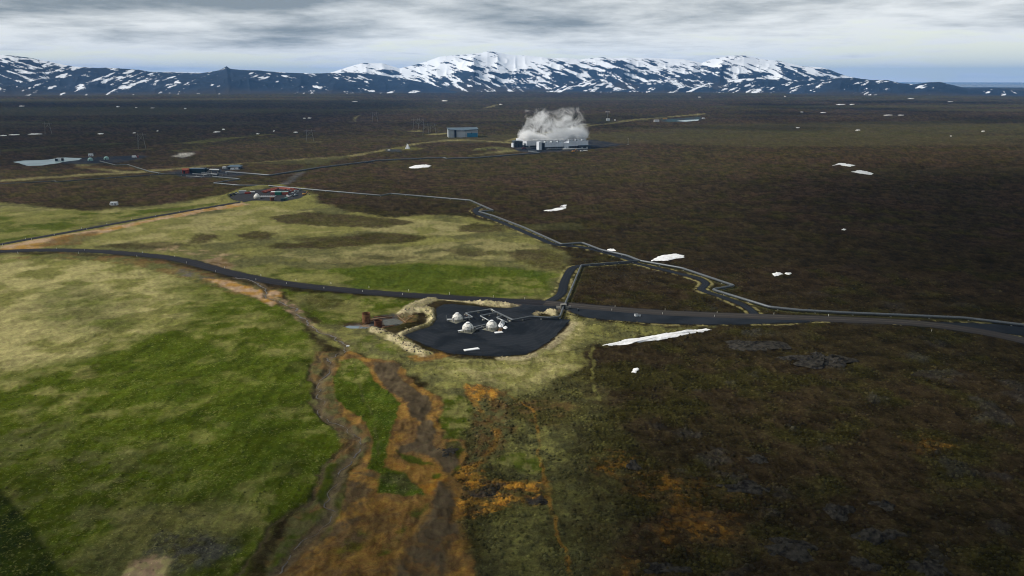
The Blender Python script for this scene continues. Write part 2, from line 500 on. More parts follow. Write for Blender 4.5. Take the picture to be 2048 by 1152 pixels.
# meadow between road and well pad, bank south of the pad
layer([(560, 578), (700, 590), (830, 600), (880, 598), (800, 625), (690, 645), (650, 655), (610, 625)], GREEN, PALE, 10, 3, 1, .9, .5, 101, .5, grass=1)
layer([(590, 585), (690, 592), (700, 612), (640, 622), (600, 610)], HEATH_O, SEDGE, 8, 4, 1, .7, .6, 102)
layer([(620, 650), (690, 648), (740, 660), (800, 690), (850, 712), (960, 722), (1060, 716), (1120, 690), (1160, 650), (1200, 655), (1180, 690), (1150, 740), (1080, 780),
       (960, 800), (880, 790), (800, 735), (720, 710), (660, 690)], PALE, SEDGE, 8, 3, 1, .95, .7, 103, .5, grass=.6)
layer([(860, 720), (1000, 726), (1120, 704), (1150, 735), (1060, 780), (960, 770), (880, 745)], STRAW * .9, PALE, 6, 5, 1, .8, .7, 104, .5)
layer([(1140, 632), (1200, 645), (1330, 655), (1420, 652), (1300, 668), (1210, 690), (1170, 680), (1150, 655)], PALE, SEDGE, 7, 3, 1, .85, .7, 105, .5)
layer([(1130, 628), (1165, 640), (1175, 668), (1145, 700), (1100, 712), (1135, 672), (1150, 650)], STRAW, PALE, 5, 2, .5, .8, .7, 106)
layer([(690, 690), (740, 668), (800, 705), (830, 720), (760, 712)], SEDGE, GREEN, 5, 2, .8, .8, .8, 107, .5)
layer([(820, 712), (880, 706), (900, 712), (860, 726), (826, 726)], RUST * 1.2, ORANGE, 4, 1.2, .5, .9, .4, 108)
layer([(850, 795), (1000, 780), (1150, 760), (1200, 800), (1190, 900), (1210, 1000), (1190, 1210), (960, 1210), (930, 1040), (980, 900), (900, 850)], SEDGE * .85, PALE * .75, 7, 13, 2.6, .85, .85, 109, .55, holes=.35)
layer(crop([(790, 270), (940, 290), (930, 420), (900, 480), (800, 470), (770, 380)]), GREEN * .9, PALE, 5, 1.5, .5, .9, .6, 110, .5)
# ochre wash
layer(crop([(330, 50), (420, 90), (560, 108), (610, 150), (650, 210), (730, 250), (790, 285), (772, 400), (800, 480), (905, 488), (915, 540), (880, 600), (835, 660), (905, 740),
       (875, 800), (885, 860), (935, 950), (965, 1200), (-60, 1200), (60, 1050), (200, 930), (300, 800), (335, 640), (400, 600), (440, 480), (395, 400), (330, 352), (262, 300), (248, 200), (290, 90)]),
      ORANGE, RUST, 6, .8, .35, 1, .5, 111, .5, .16)
layer(crop([(340, 640), (480, 650), (460, 760), (380, 860), (250, 960), (120, 1080), (60, 1060), (200, 930), (300, 800)]), ORANGE * 1.15, MUD, 5, 2, .5, .8, .4, 112, .5)
layer(crop([(520, 560), (600, 600), (740, 610), (820, 680), (740, 760), (640, 690), (540, 620)]), OCHRE * .62, ORANGE, 5, 1.5, .4, .85, .4, 113)
layer(crop([(330, 900), (520, 760), (740, 750), (700, 880), (600, 960), (480, 1080), (380, 1180), (120, 1180)]), RUST, ORANGE * .9, 5, 3, .6, .7, .6, 114)
layer(crop([(560, 920), (640, 830), (720, 800), (640, 900), (560, 1010), (480, 1080), (470, 1040)]), DEEP * 1.5, RUST, 4, 1.5, .5, .75, .7, 115)
layer(crop([(300, 960), (400, 910), (460, 930), (380, 1010), (260, 1080), (250, 1030)]), DEEP * 1.7, MUD, 3, 2, .6, .6, .8, 116)
# banks by the stream
layer(crop([(170, 60), (300, 60), (270, 180), (262, 290), (340, 350), (420, 400), (445, 480), (400, 580), (330, 620), (310, 700), (300, 800), (240, 880), (60, 1060), (-60, 1150), (-60, 1090),
       (60, 860), (170, 760), (210, 640), (300, 500), (260, 420), (190, 370), (160, 290), (150, 150)]), SEDGE, RUST * 1.1, 5, 1.2, .35, .85, .6, 117, .5)
layer(crop([(240, 590), (300, 600), (260, 690), (230, 790), (170, 790), (210, 680)]), GREEN * .75, DEEP, 4, .8, .3, .9, .4, 118)
layer(crop([(120, 840), (220, 820), (200, 880), (110, 940), (40, 1010), (20, 1080), (-60, 1120), (60, 900)]), DEEP * 1.4, SEDGE * .8, 4, .8, .3, .85, .5, 119)
layer(crop([(290, 700), (330, 660), (320, 760), (300, 820), (250, 920), (180, 970), (260, 850)]), SEDGE * .8, GREEN * .7, 4, .8, .3, .7, .5, 120)
layer(crop([(300, 310), (400, 370), (440, 420), (420, 450), (340, 400), (280, 340)]), ORANGE, RUST, 3, .6, .3, .8, .4, 121)
# green islands in the wash
layer(crop([(300, 100), (262, 190), (262, 282), (335, 338), (422, 398), (452, 470), (446, 560), (424, 618), (484, 650), (474, 742), (590, 752), (704, 745), (640, 690), (600, 640), (506, 620),
       (522, 560), (532, 480), (562, 400), (588, 310), (540, 252), (455, 190), (435, 140), (380, 92)]), GREEN * .95, DEEP * 1.5, 5, .6, .22, 1, .5, 122, .52, grass=1)
layer(crop([(290, 100), (380, 95), (440, 150), (400, 200), (300, 190)]), PALE, GREEN, 4, 2.5, .5, .8, .6, 123)
layer(crop([(470, 650), (600, 650), (690, 740), (590, 748), (480, 740)]), SEDGE * .8, DEEP * 1.6, 4, 1.5, .5, .75, .6, 124)
layer(crop([(560, 525), (600, 550), (700, 590), (760, 610), (690, 605), (610, 590)]), DEEP * 1.3, GREEN * .8, 4, .7, .2, .9, .5, 125)
layer(crop([(850, 610), (885, 605), (880, 635), (850, 640)]), GREEN, DEEP * 1.5, 3, .6, .2, .9, .4, 126)
layer(crop([(745, 648), (790, 650), (780, 672), (745, 668)]), GREEN, DEEP * 1.5, 3, .6, .2, .9, .4, 127)
layer(crop([(810, 500), (880, 490), (905, 530), (850, 590), (810, 600)]), DEEP, SEDGE * .7, 3, .8, .3, .9, .7, 128)
# mud bed
layer(crop([(460, 112), (590, 118), (575, 170), (640, 228), (724, 278), (735, 325), (705, 382), (745, 405), (762, 450), (738, 515), (795, 540), (855, 560), (872, 600), (832, 652), (790, 632), (770, 590),
       (700, 552), (582, 546), (584, 518), (655, 498), (684, 402), (640, 372), (620, 302), (520, 232), (462, 156)]), MUD, MUD * .75, 4, .7, .25, .95, .2, 129, .5)
layer(crop([(790, 680), (850, 740), (852, 850), (884, 930), (825, 1020), (800, 1210), (520, 1210), (600, 1050), (650, 940), (700, 870), (742, 800), (752, 735)]), MUD * .85, RUST * .9, 4, 1.2, .3, .95, .25, 130, .6)
layer(crop([(610, 270), (690, 290), (730, 330), (690, 390), (640, 360), (640, 310)]), MUD * .7, MUD * .55, 3, 1, .3, .7, .15, 131)
# ochre crust east of the bed
layer(crop([(905, 225), (1100, 240), (1140, 420), (1080, 560), (960, 620), (870, 620), (940, 520), (920, 440), (960, 380), (900, 280)]), RUST * .8, SEDGE * .8, 3, 1.5, .6, .85, .8, 132, .5)
layer(crop([(900, 215), (1050, 236), (1060, 280), (980, 300), (900, 260)]), OCHRE, RUST, 2.4, 1, .5, .8, .7, 133, .54, .10, holes=.6)
layer(crop([(840, 640), (960, 610), (1000, 680), (1120, 690), (1300, 680), (1320, 800), (1100, 815), (1000, 862), (955, 872), (862, 845), (850, 790), (900, 740)]), OCHRE, RUST * .8, 2.6, 1.5, .6, .9, .8, 134, .52, .10, holes=.6)
layer(crop([(905, 735), (960, 725), (1010, 700), (1105, 690), (1050, 730), (1020, 765), (940, 765)]), LAVA * .6, MUD * .6, 2.5, .7, .35, .9, .8, 135)
layer(crop([(1210, 780), (1300, 770), (1310, 800), (1220, 805)]), LAVA * .5, LAVA * .7, 2.5, .7, .35, .9, .8, 136)
layer(crop([(880, 870), (980, 850), (1020, 960), (1000, 1080), (930, 1010)]), SEDGE * .6, HEATH_O, 3, 2, .6, .8, .9, 137)
layer(crop([(1020, 900), (1200, 830), (1280, 900), (1300, 1050), (1160, 1100), (1050, 1020)]), PALE * .85, SEDGE * .8, 4, 4, 1, .75, .9, 138, .52)
layer(crop([(1160, 460), (1300, 430), (1440, 480), (1420, 560), (1270, 660), (1180, 640), (1040, 600), (1080, 560)]), PALE, SEDGE * .75, 4, 3, 1, .8, .8, 139, .52)
layer(crop([(1040, 580), (1160, 545), (1270, 560), (1280, 640), (1160, 640)]), GREEN * 1.2, PALE, 3, 1.5, .6, .75, .5, 140, .5)
layer(crop([(1130, 290), (1300, 270), (1460, 330), (1400, 420), (1250, 420), (1120, 380)]), HEATH_O * .9, RUST * .7, 4, 3, 1, .75, .9, 141, .55)
layer(crop([(1380, 900), (1560, 880), (1500, 1060), (1340, 1060)]), SEDGE * .6, HEATH_O, 4, 10, 2, .6, .9, 142, holes=.4)
# ochre stains on the heath to the right
for k, (p, al) in enumerate(((((1190, 930), (1230, 905), (1270, 925), (1240, 945), (1200, 945)), .8), (((1255, 955), (1330, 945), (1390, 960), (1400, 985), (1330, 1000), (1270, 985)), .75),
               (((1350, 1010), (1390, 1010), (1385, 1030), (1350, 1028)), .8), (((1310, 1060), (1380, 1040), (1470, 1030), (1480, 1065), (1420, 1085), (1330, 1090)), .8),
               (((1210, 1110), (1260, 1095), (1270, 1150), (1210, 1170)), .6), (((1820, 880), (1870, 878), (1890, 892), (1830, 897)), .7), (((1450, 985), (1500, 980), (1500, 1000), (1460, 1005)), .4))):
    layer(p, OCHRE * .42, RUST * .8, 3, 5, 1.2, al * .8, .8, 150 + k, .52, holes=.85)
# lichened rock showing through, bare dark hollows
rk = sstep(.66, .74, fbm(X, Y, 17, 5, 170, .6)) * sstep(600, 350, R) * sstep(-10, 40, X - .11 * Y)
i_ = np.nonzero(rk * INV > .01)[0]
cover(i_, rk[i_] * .35, LAVA * .7 * (.5 + n3[i_])[:, None])
H[i_] += rk[i_] * .8 * (ridged(X[i_], Y[i_], 2.4, 3, 171) + .2)
# far grass streaks and pale tracks on the plain
for k, (p, ca) in enumerate((
        ([(330, 290), (420, 278), (520, 268), (560, 267), (480, 274), (440, 282), (400, 286)], PALE), ([(0, 300), (120, 290), (250, 286), (250, 289), (100, 294), (0, 304)], SEDGE),
        ([(1000, 452), (1150, 445), (1180, 455), (1060, 462)], SEDGE), ([(1010, 280), (1100, 262), (1180, 247), (1180, 249), (1100, 265), (1010, 284)], STRAW),
        ([(1100, 262), (1250, 240), (1410, 226), (1410, 228), (1250, 243), (1100, 266)], STRAW * .9),
        ([(940, 279), (960, 280), (1030, 285), (1030, 288), (960, 282), (900, 281), (820, 292), (700, 314), (560, 322), (420, 333), (320, 342), (200, 352), (0, 366), (0, 362), (200, 347), (330, 338), (500, 325), (700, 310), (820, 290), (890, 279)], STRAW * .9),
        ([(500, 328), (620, 318), (690, 310), (700, 313), (660, 324), (600, 345), (575, 348), (630, 326), (560, 328)], SEDGE),
        ([(590, 348), (608, 344), (600, 352), (575, 370), (552, 376), (548, 374), (572, 362)], GREYG * 1.4),
        ([(140, 320), (170, 328), (200, 327), (170, 334), (270, 344), (330, 338), (330, 341), (270, 347), (160, 337)], STRAW * .8),
        ([(980, 293), (1018, 296), (1040, 302), (1000, 306), (930, 312), (985, 303), (1015, 300)], STRAW * .8), ([(470, 398), (470, 394), (520, 378), (560, 374), (470, 388), (430, 398)], STRAW * .9),
        ([(865, 267), (890, 264), (900, 267), (880, 270), (850, 270)], STRAW), ([(815, 262), (840, 260), (845, 262), (820, 263)], STRAW * .9),
        ([(706, 239), (712, 232), (722, 230), (714, 234), (710, 243)], STRAW * .9), ([(965, 216), (990, 210), (1000, 209), (985, 214), (968, 217)], STRAW * .9),
        ([(345, 312), (362, 307), (388, 305), (385, 310), (366, 314)], c(.6, .58, .52)), ([(780, 297), (815, 293), (850, 297), (830, 300), (790, 300)], PALE),
        ([(270, 299), (305, 298), (305, 300), (268, 301)], STRAW * .8), ([(610, 284), (645, 283), (635, 285)], STRAW * .7),
        ([(155, 332), (270, 336), (270, 340), (150, 336)], RUST * 1.3), ([(340, 302), (390, 298), (420, 300), (360, 306)], SEDGE))):
    i = near(GP(p), 30)
    layer(p, ca * .8, ca * .5, 30, 4, .7, .8, .6, 180 + k, holes=.35)
for (p, ca, wd) in (([(1185, 690), (1186, 760), (1200, 800)], PALE, .7), (crop([(1120, 270), (1220, 330), (1250, 420), (1270, 560), (1300, 700), (1340, 860), (1370, 980), (1400, 1100), (1410, 1200)]), OCHRE * .6, .55),
                    (crop([(905, 230), (960, 330), (1040, 420), (1050, 480), (1000, 570), (930, 640)]), OCHRE * .5, 1.2), (crop([(375, 100), (380, 200), (430, 310), (470, 400), (480, 560)]), SEDGE * .8, .5),
                    ([(0, 885), (150, 835), (300, 785), (450, 755), (620, 720)], DEEP * 1.1, .9), ([(0, 700), (200, 690), (330, 650)], STRAW * .9, .5),
                    ([(1420, 653), (1300, 670), (1200, 692), (1120, 708), (1000, 727), (900, 726), (800, 724)], HEATH_O, .9)):
    P = spline(GP(p), 3)
    i = near(P, 6)
    a = sstep(wd * 1.5, wd * .4, line_d(X[i] + (WX[i] - X[i]) * .5, Y[i] + (WY[i] - Y[i]) * .5, P)) * .5 * (.25 + .75 * sstep(.40, .58, fbm(X[i], Y[i], 4, 3, 205)))
    cover(i, a, ca * (.7 + .6 * n3[i])[:, None])
# flow lines in the wash and the mud bed
W_WASH = GP(crop([(250, 60), (640, 100), (800, 300), (920, 520), (900, 740), (980, 1210), (-80, 1210), (200, 900), (330, 620), (250, 300)]))
i_w = near(W_WASH, 4)
wz = poly_sd(X[i_w], Y[i_w], W_WASH)
fl_ = fbm(X[i_w] + (fbm(X[i_w], Y[i_w], 14, 3, 255) - .5) * 9, Y[i_w] * .22, 1.9, 4, 256, .6) - .5
am_ = sstep(1, -3, wz) * (1 - GRASSY[i_w])
ALB[i_w] *= np.clip(1 + fl_ * 1.2 * am_, .5, 1.6)[:, None]
H[i_w] += fl_ * .25 * am_
# bank edge: bare dark soil face
i = np.nonzero(d_bank < 4)[0]
cover(i, sstep(1.1, .2, d_bank[i]) * .7, c(.06, .045, .028))
i = np.nonzero(d_stream < 6)[0]
cover(i, sstep(2.6, .8, d_stream[i] + (n3[i] - .5) * 3) * .8, MUD * (.6 + 1.3 * n3[i])[:, None])
# verges: black gravel by roads, tracks and pipes
for d_, w0, w1 in ((d_road, 3.6, 6.5), (d_ta, 1, 2.6), (d_tb, .8, 2.2), (d_apron, -.5, 1.5), (d_pad, -1, .6), (d_yard, -1, 2)):
    i = np.nonzero(d_ < w1 + 3)[0]
    cover(i, sstep(w1, w0, d_[i] + (n3[i] - .5) * 3) * .95, GRAVEL * (.8 + .5 * n3[i])[:, None])
    TUFT[i] *= 1 - .6 * sstep(w1, w0, d_[i])
i = np.nonzero(d_pipe < 8)[0]
cover(i, sstep(3.6, 1.2, d_pipe[i] + (n3[i] - .5) * 2.5) * .6, SEDGE * (.45 + .7 * n3[i])[:, None])
for d_, w0 in ((d_ta, 4.0), (d_tb, 4.0), (d_apron, 2.2)):
    i = np.nonzero(d_ < w0 + 3)[0]
    e = sstep(1.4, .3, np.abs(d_[i] - w0 + (n2[i] - .5) * 3)) * sstep(.42, .6, n3[i])
    cover(i, e * .7, STRAW * .9)
# streaks left by wind and mowing in the meadow
ca_, sa_ = math.cos(.45), math.sin(.45)
bend = Y + X * .0008 * X
stk = fbm(X * ca_ * .12 + bend * sa_ * .12, -X * sa_ + bend * ca_, 3.4, 4, 260) - .5
stk2 = fbm(X * .8 - Y * .10, Y * .10 + X * .05, 2.6, 3, 261) - .5
ALB *= (1 + GRASSY * (stk * .6 + stk2 * .7) * sstep(700, 300, R))[:, None].clip(.4, 1.8)
# dusty junction, yards
layer([(1000, 603), (1060, 606), (1110, 610), (1180, 617), (1120, 623), (1060, 620)], c(.085, .068, .054), GRAVEL * 2, 5, 3, .5, .8, .2, 210)
layer([(1030, 290), (1180, 280), (1250, 289), (1200, 296), (1160, 301), (1060, 306), (1030, 300)], GRAVEL * 1.4, GREYG * .5, 20, 6, .8, .95, .2, 211)
layer([(330, 345), (400, 336), (500, 346), (470, 354), (380, 356)], GRAVEL * 1.6, GREYG * .5, 12, 5, .8, .9, .3, 212)
layer([(440, 335), (480, 329), (485, 338), (445, 342)], GRAVEL * 1.6, GREYG * .5, 12, 4, .6, .9, .3, 213)
layer([(110, 320), (160, 316), (260, 311), (300, 311), (280, 318), (230, 326), (150, 328), (110, 326)], GREYG * .55, GRAVEL * 2, 12, 5, .8, .9, .2, 214)
layer([(1320, 238), (1400, 234), (1400, 240), (1370, 244), (1325, 244)], c(.04, .075, .085), GREYG * .5, 30, 8, .5, .9, .2, 215)
layer([(770, 299), (805, 298), (800, 303), (770, 303)], c(.03, .045, .055), GREYG * .5, 10, 3, .5, .8, .2, 216)

# --- berms and basins
BERMS = [([(806, 628), (828, 614), (845, 607), (858, 601.5), (877, 596), (894, 596), (924, 599), (954, 603), (985, 608), (1024, 613.5)], 1.5, 5.2),
         ([(812, 625), (828, 622), (855, 619), (868, 625), (870, 639), (862, 652), (836, 659), (808, 669)], 1.6, 5.0),
         ([(748, 657), (770, 669), (799, 681), (825, 697), (850, 708)], 1.1, 4.5), ([(1066, 628), (1085, 622), (1112, 628)], 2.2, 4.5),
         ([(1146, 634), (1148, 648), (1122, 676), (1090, 700), (1056, 714), (1000, 717)], .35, 3.0),
         ([(440, 398), (470, 388), (505, 377), (560, 373)], 2.5, 9), ([(520, 406), (555, 408), (600, 402), (628, 392)], 1.6, 7), ([(440, 402), (480, 405.5)], 1.6, 6),
         ([(955, 301), (985, 297), (1015, 300)], 3.5, 12)]
for k, (p, hh, wd) in enumerate(BERMS):
    P = spline(GP(p), 4)
    i = near(P, wd * 2)
    d = line_d(X[i] + (WX[i] - X[i]) * .3, Y[i] + (WY[i] - Y[i]) * .3, P)
    e = sstep(wd, wd * .15, d)
    keep = sstep(-.5, 2.5, d_pad[i]) * sstep(3.5, 6.5, d_road[i]) * sstep(1, 3, d_pipe[i])
    H[i] = H[i] * (1 - e) + hh * e * (.85 + .3 * n3[i])
    flat[i] = np.maximum(flat[i], e * keep)
    a = sstep(wd, wd * .55, d + (n3[i] - .5) * 2) * keep
    col = (BERM if k < 5 else PALE if k < 8 else SEDGE)[None, :] * (.55 + .8 * fbm(X[i], Y[i], 2.0, 3, 230))[:, None]
    gr = sstep(.50, .62, fbm(X[i], Y[i], 8, 4, 231))[:, None] * (.75 if k in (1, 2, 4) else .4)
    col = col + (PALE - col) * gr
    cover(i, a * (.55 if k == 4 else .95), col)
    TUFT[i] += (.8 - TUFT[i]) * a
# discharge basin beside the pad
BASIN = [(683, 652), (700, 646), (724, 642), (748, 632), (790, 626), (818, 636), (800, 649), (770, 655), (742, 656), (700, 656)]
layer(BASIN, GREYG * .6, RUST * .6, 4, .8, .2, .95, .3, 240)
layer([(700, 651), (712, 646), (735, 646), (748, 654), (720, 656)], CLAY * .8, GREYG * 1.8, 4, .8, .3, .8, .3, 241)
layer([(762, 640), (792, 637), (812, 647), (768, 652)], GREYG * 1.0, SEDGE, 3, .6, .2, .9, .3, 242)
layer([(795, 632), (815, 628), (835, 632), (830, 642), (808, 646)], RUST * 1.4, SEDGE * .8, 3, 1, .4, .8, .7, 243)
H *= flat
d_basin = field_dist(poly_sd, GP(BASIN), 20)
H -= .9 * sstep(1.0, -2.0, d_basin)
H -= .6 * sstep(2.4, .5, d_stream) * sstep(6, 10, d_road)
side = sstep(0, 3, d_bank)
H -= .5 * sstep(1.6, 0, d_bank)
H = np.where(d_pad < 0.6, np.minimum(H, -.12), H)
H = np.where(d_road < 6, np.minimum(H, -.05), H)
for d_ in (d_ta, d_tb):
    H = np.where(d_ < 2.6, np.minimum(H, -.05), H)
H = np.where(d_road2 < 3.5, np.minimum(H, -.05), H)
H = np.where(d_apron < .3, np.minimum(H, -.10), H)
H = np.where(d_yard < 0, np.minimum(H, -.05), H)
H = np.where(R > 11500, -30 * sstep(11500, 14500, R), H)
ALB = np.clip(ALB, .004, .8)


def ground_material():
    m = bpy.data.materials.new('ground_cover')
    m.use_nodes = True
    t = NT(m.node_tree)
    out = t.n('ShaderNodeOutputMaterial')
    b = t.n('ShaderNodeBsdfPrincipled')
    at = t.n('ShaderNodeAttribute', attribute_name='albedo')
    tf = t.n('ShaderNodeAttribute', attribute_name='tuft')
    pos = t.n('ShaderNodeNewGeometry').outputs['Position']
    a = t.noise(pos, 2.4, 4, .65)
    bb = t.noise(pos, .55, 5, .65, .4)
    d = t.noise(pos, .06, 9, .82, .3)
    e = t.noise(pos, 1.1, 5, .7, .5)
    v = t.math('ADD', t.math('MULTIPLY', t.math('SUBTRACT', a, .5), 1.8), t.math('MULTIPLY', t.math('SUBTRACT', bb, .5), 1.8))
    v = t.math('ADD', v, t.math('MULTIPLY', t.math('SUBTRACT', d, .5), 2.6))
    v = t.math('ADD', t.math('MULTIPLY', v, tf.outputs['Fac']), 1.0)
    v = t.math('MAXIMUM', v, .2)
    mul = t.n('ShaderNodeVectorMath', operation='SCALE')
    t.link(at.outputs['Color'], mul.inputs[0])
    t.link(v, mul.inputs['Scale'])
    fl = t.n('ShaderNodeAttribute', attribute_name='fleck')
    ff = t.math('MULTIPLY', t.rng(t.math('ADD', e, t.math('MULTIPLY', t.math('SUBTRACT', d, .5), .5)), .54, .66), fl.outputs['Fac'])
    withf = t.mix(ff, mul.outputs[0], (.215, .205, .075))
    hs = t.n('ShaderNodeHueSaturation')
    t.link(withf, hs.inputs['Color'])
    t.link(t.rng(bb, .25, .75, .482, .518, False), hs.inputs['Hue'])
    hs.inputs['Saturation'].default_value = 1.0
    t.link(hs.outputs[0], b.inputs['Base Color'])
    b.inputs['Roughness'].default_value = .95
    b.inputs['Specular IOR Level'].default_value = .0
    bp = t.n('ShaderNodeBump')
    bp.inputs['Strength'].default_value = .8
    bp.inputs['Distance'].default_value = .5
    hgt = t.math('ADD', t.math('MULTIPLY', a, .45), bb)
    t.link(t.math('MULTIPLY', hgt, tf.outputs['Fac']), bp.inputs['Height'])
    t.link(bp.outputs[0], b.inputs['Normal'])
    t.link(b.outputs[0], out.inputs[0])
    return m


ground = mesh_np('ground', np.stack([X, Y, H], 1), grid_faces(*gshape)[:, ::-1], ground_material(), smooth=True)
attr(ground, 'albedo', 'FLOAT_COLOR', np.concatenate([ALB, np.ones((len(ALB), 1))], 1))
attr(ground, 'tuft', 'FLOAT', TUFT)
attr(ground, 'fleck', 'FLOAT', np.clip(.10 * sstep(.5, .9, TUFT) * sstep(900, 300, R) + .38 * GRASSY * sstep(1200, 300, R), 0, 1) * (d_pad > 0) * (d_road > 5) * (d_apron > 0))
tag(ground, 'heath, meadow and ochre soil of the wide lava plain', kind='structure')


def ground_z(x, y):
    """Height of the sheet at a point (nearest grid vertex)."""
    r_, a_ = math.hypot(x, y), math.atan2(x, y)
    i = int(np.argmin(np.abs(rr - r_)))
    j = int(np.argmin(np.abs(az - a_)))
    return float(H[i * gshape[1] + j])


def gz_many(P):
    """Indices of the grid vertices nearest to points P."""
    r_ = np.hypot(P[:, 0], P[:, 1])
    a_ = np.arctan2(P[:, 0], P[:, 1])
    i = np.clip(np.searchsorted(rr, r_), 1, len(rr) - 1)
    j = np.clip(np.searchsorted(az, a_), 1, len(az) - 1)
    i = np.where(np.abs(rr[i - 1] - r_) < np.abs(rr[i] - r_), i - 1, i)
    j = np.where(np.abs(az[j - 1] - a_) < np.abs(az[j] - a_), j - 1, j)
    return i * gshape[1] + j

# ------------------------------------------------------------------ far ranges, sea
def mountain_material():
    m = bpy.data.materials.new('hazed_basalt_and_snow')
    m.use_nodes = True
    t = NT(m.node_tree)
    out = t.n('ShaderNodeOutputMaterial')
    b = t.n('ShaderNodeBsdfPrincipled')
    at = t.n('ShaderNodeAttribute', attribute_name='snow')
    ar = t.n('ShaderNodeAttribute', attribute_name='rock')
    pos = t.n('ShaderNodeNewGeometry').outputs['Position']
    nz = t.noise(pos, .012, 5, .65)
    f = t.rng(t.math('ADD', at.outputs['Fac'], t.math('MULTIPLY', t.math('SUBTRACT', nz, .5), .35)), .40, .60)
    t.link(t.mix(f, ar.outputs['Color'], (.80, .82, .86)), b.inputs['Base Color'])
    b.inputs['Roughness'].default_value = .9
    b.inputs['Specular IOR Level'].default_value = .1
    t.link(b.outputs[0], out.inputs[0])
    return m


MTN = mountain_material()


def mountain(name, label, sky_pts, d0, dr, d1, seed, relief, snow_lo, snow_hi, rock=(.014, .021, .034), gully=900.0, xs=1.3, nr=150, streak=1.0):  # bluish rock default carries some of the haze in its colour
    sk = np.array(sky_pts, float)
    px = np.arange(sk[0, 0], sk[-1, 0], xs)
    sy = np.interp(px, sk[:, 0], sk[:, 1])
    azm = np.arctan((px - PX) / (F * math.cos(PITCH) + (HZ - PY) * -math.sin(PITCH)))
    sy = sy + (fbm(px, px * 0, 26, 3, seed + 40) - .5) * 1.6
    top = CAMZ + (HZ - sy) / F * dr * math.cos(PITCH) * 1.02
    top = np.maximum(top, 2.0)
    endf = sstep(0, 60, px - px[0]) * sstep(0, 60, px[-1] - px)
    t = np.linspace(0, 1, nr) ** 1.0
    T, A = np.meshgrid(t, azm, indexing='ij')
    D = d0 + (d1 - d0) * T
    x, y = D * np.sin(A), D * np.cos(A)
    tr = (dr - d0) / (d1 - d0)
    spur = (ridged(A * dr, D * .35, gully, 4, seed) - .45)
    tt = T / tr + spur * relief * (4 * np.clip(T / tr, 0, 1) * np.clip(1 - T / tr, 0, 1))
    up = sstep(0, 1, np.clip(tt, 0, 1)) * .55 + np.clip(tt, 0, 1) ** 1.15 * .45
    down = 1 - sstep(0, 1, (T - tr) / (1 - tr)) * .9
    prof = np.where(T <= tr, up, np.minimum(down, 1))
    z = top[None, :] * prof * endf[None, :]
    mid = np.clip(4 * T / tr * (1 - T / tr), 0, 1)
    z = z + (fbm(x, y, gully * .5, 5, seed + 3) - .5) * top[None, :] * .30 * mid * np.clip(1.6 * (1 - T / tr), 0, 1)
    z = z - 12 * (1 - sstep(0, .06, T)) - 3
    rel = z / np.maximum(top.max(), 1)
    ux = A * dr + D * .35 * streak                           # snow lies in slanting gullies
    sl_ = np.where(fbm(A * dr, D * .5, gully * 2.2, 2, seed + 5) > .5, 1.0, -1.0) * 2.4
    n = fbm(A * dr - z * sl_, z * 1.3, gully * .07, 5, seed + 8, .62) * .62 + fbm(A * dr, z * 6, gully * .17, 5, seed + 9, .7) * .38
    n = n - spur * .22
    amount = snow_lo + (snow_hi - snow_lo) * sstep(.05, .95, rel)
    snow = (n - .5) * 2.4 + amount
    rk = np.ones((z.size, 4))
    rk[:, :3] = np.array(rock) * (.6 + .8 * fbm(x, y, gully * .6, 4, seed + 12)).ravel()[:, None]
    low = sstep(.16, .02, T).ravel()[:, None]
    rk[:, :3] += (np.array([.040, .031, .020]) - rk[:, :3]) * low
    o = mesh_np(name, np.stack([x.ravel(), y.ravel(), z.ravel()], 1), grid_faces(*z.shape)[:, ::-1], MTN, smooth=True)
    attr(o, 'snow', 'FLOAT', snow.ravel())
    attr(o, 'rock', 'FLOAT_COLOR', rk)
    return tag(o, label, kind='structure')


mountain('mountain', 'broad snow streaked massif on the skyline', [(560, 162), (640, 152), (690, 137), (725, 128), (765, 128), (800, 138), (825, 132), (850, 126), (880, 116), (920, 112), (962, 109), (975, 105.5),
         (990, 106.5), (1012, 111), (1060, 114), (1100, 118), (1130, 118), (1160, 121), (1200, 117), (1260, 118), (1320, 119), (1370, 122), (1402, 128), (1420, 121), (1450, 116), (1485, 114),
         (1510, 120), (1560, 126), (1600, 134), (1640, 137), (1660, 142), (1700, 154), (1740, 159), (1790, 163), (1850, 168)], 7300, 10200, 12500, 300, .42, .34, .84, gully=1000)
mountain('mountain', 'dark flat topped range with scattered snow along the left skyline', [(-520, 140), (-300, 126), (-100, 118), (0, 119), (30, 119), (60, 122), (110, 130), (150, 136), (200, 139), (215, 138), (280, 141), (300, 145), (400, 147),
         (438, 142), (448, 138), (455, 134.5), (462, 139), (480, 141), (520, 142), (580, 146), (640, 147), (700, 145), (760, 150), (820, 159), (870, 168), (930, 178)], 6500, 8200, 9800, 330, .4, .15, .31, gully=700)
mountain('hill', 'dark low hills running down to the sea', [(1560, 172), (1620, 166), (1660, 157), (1700, 155), (1740, 159), (1775, 159), (1800, 164), (1830, 166), (1855, 163), (1880, 162), (1910, 168), (1940, 174), (1965, 172.5),
         (2000, 172.5), (2048, 177), (2120, 179), (2260, 183)], 6300, 7300, 8600, 360, .4, .10, .20, gully=500, nr=70)
mountain('mountain', 'small pale plateau far behind the left range', [(270, 152), (300, 147), (330, 145), (400, 146), (440, 149), (470, 153)], 10500, 12000, 13000, 390, .3, .42, .5, gully=900, nr=40)
mountain('hill', 'dark bare foothills below the snowy massif', [(1060, 178), (1120, 166), (1180, 160), (1260, 166), (1340, 158), (1420, 162), (1500, 156), (1580, 160), (1640, 158), (1700, 168), (1760, 176)], 6900, 8200, 9400, 420, .5, .20, .38, gully=600, nr=80)

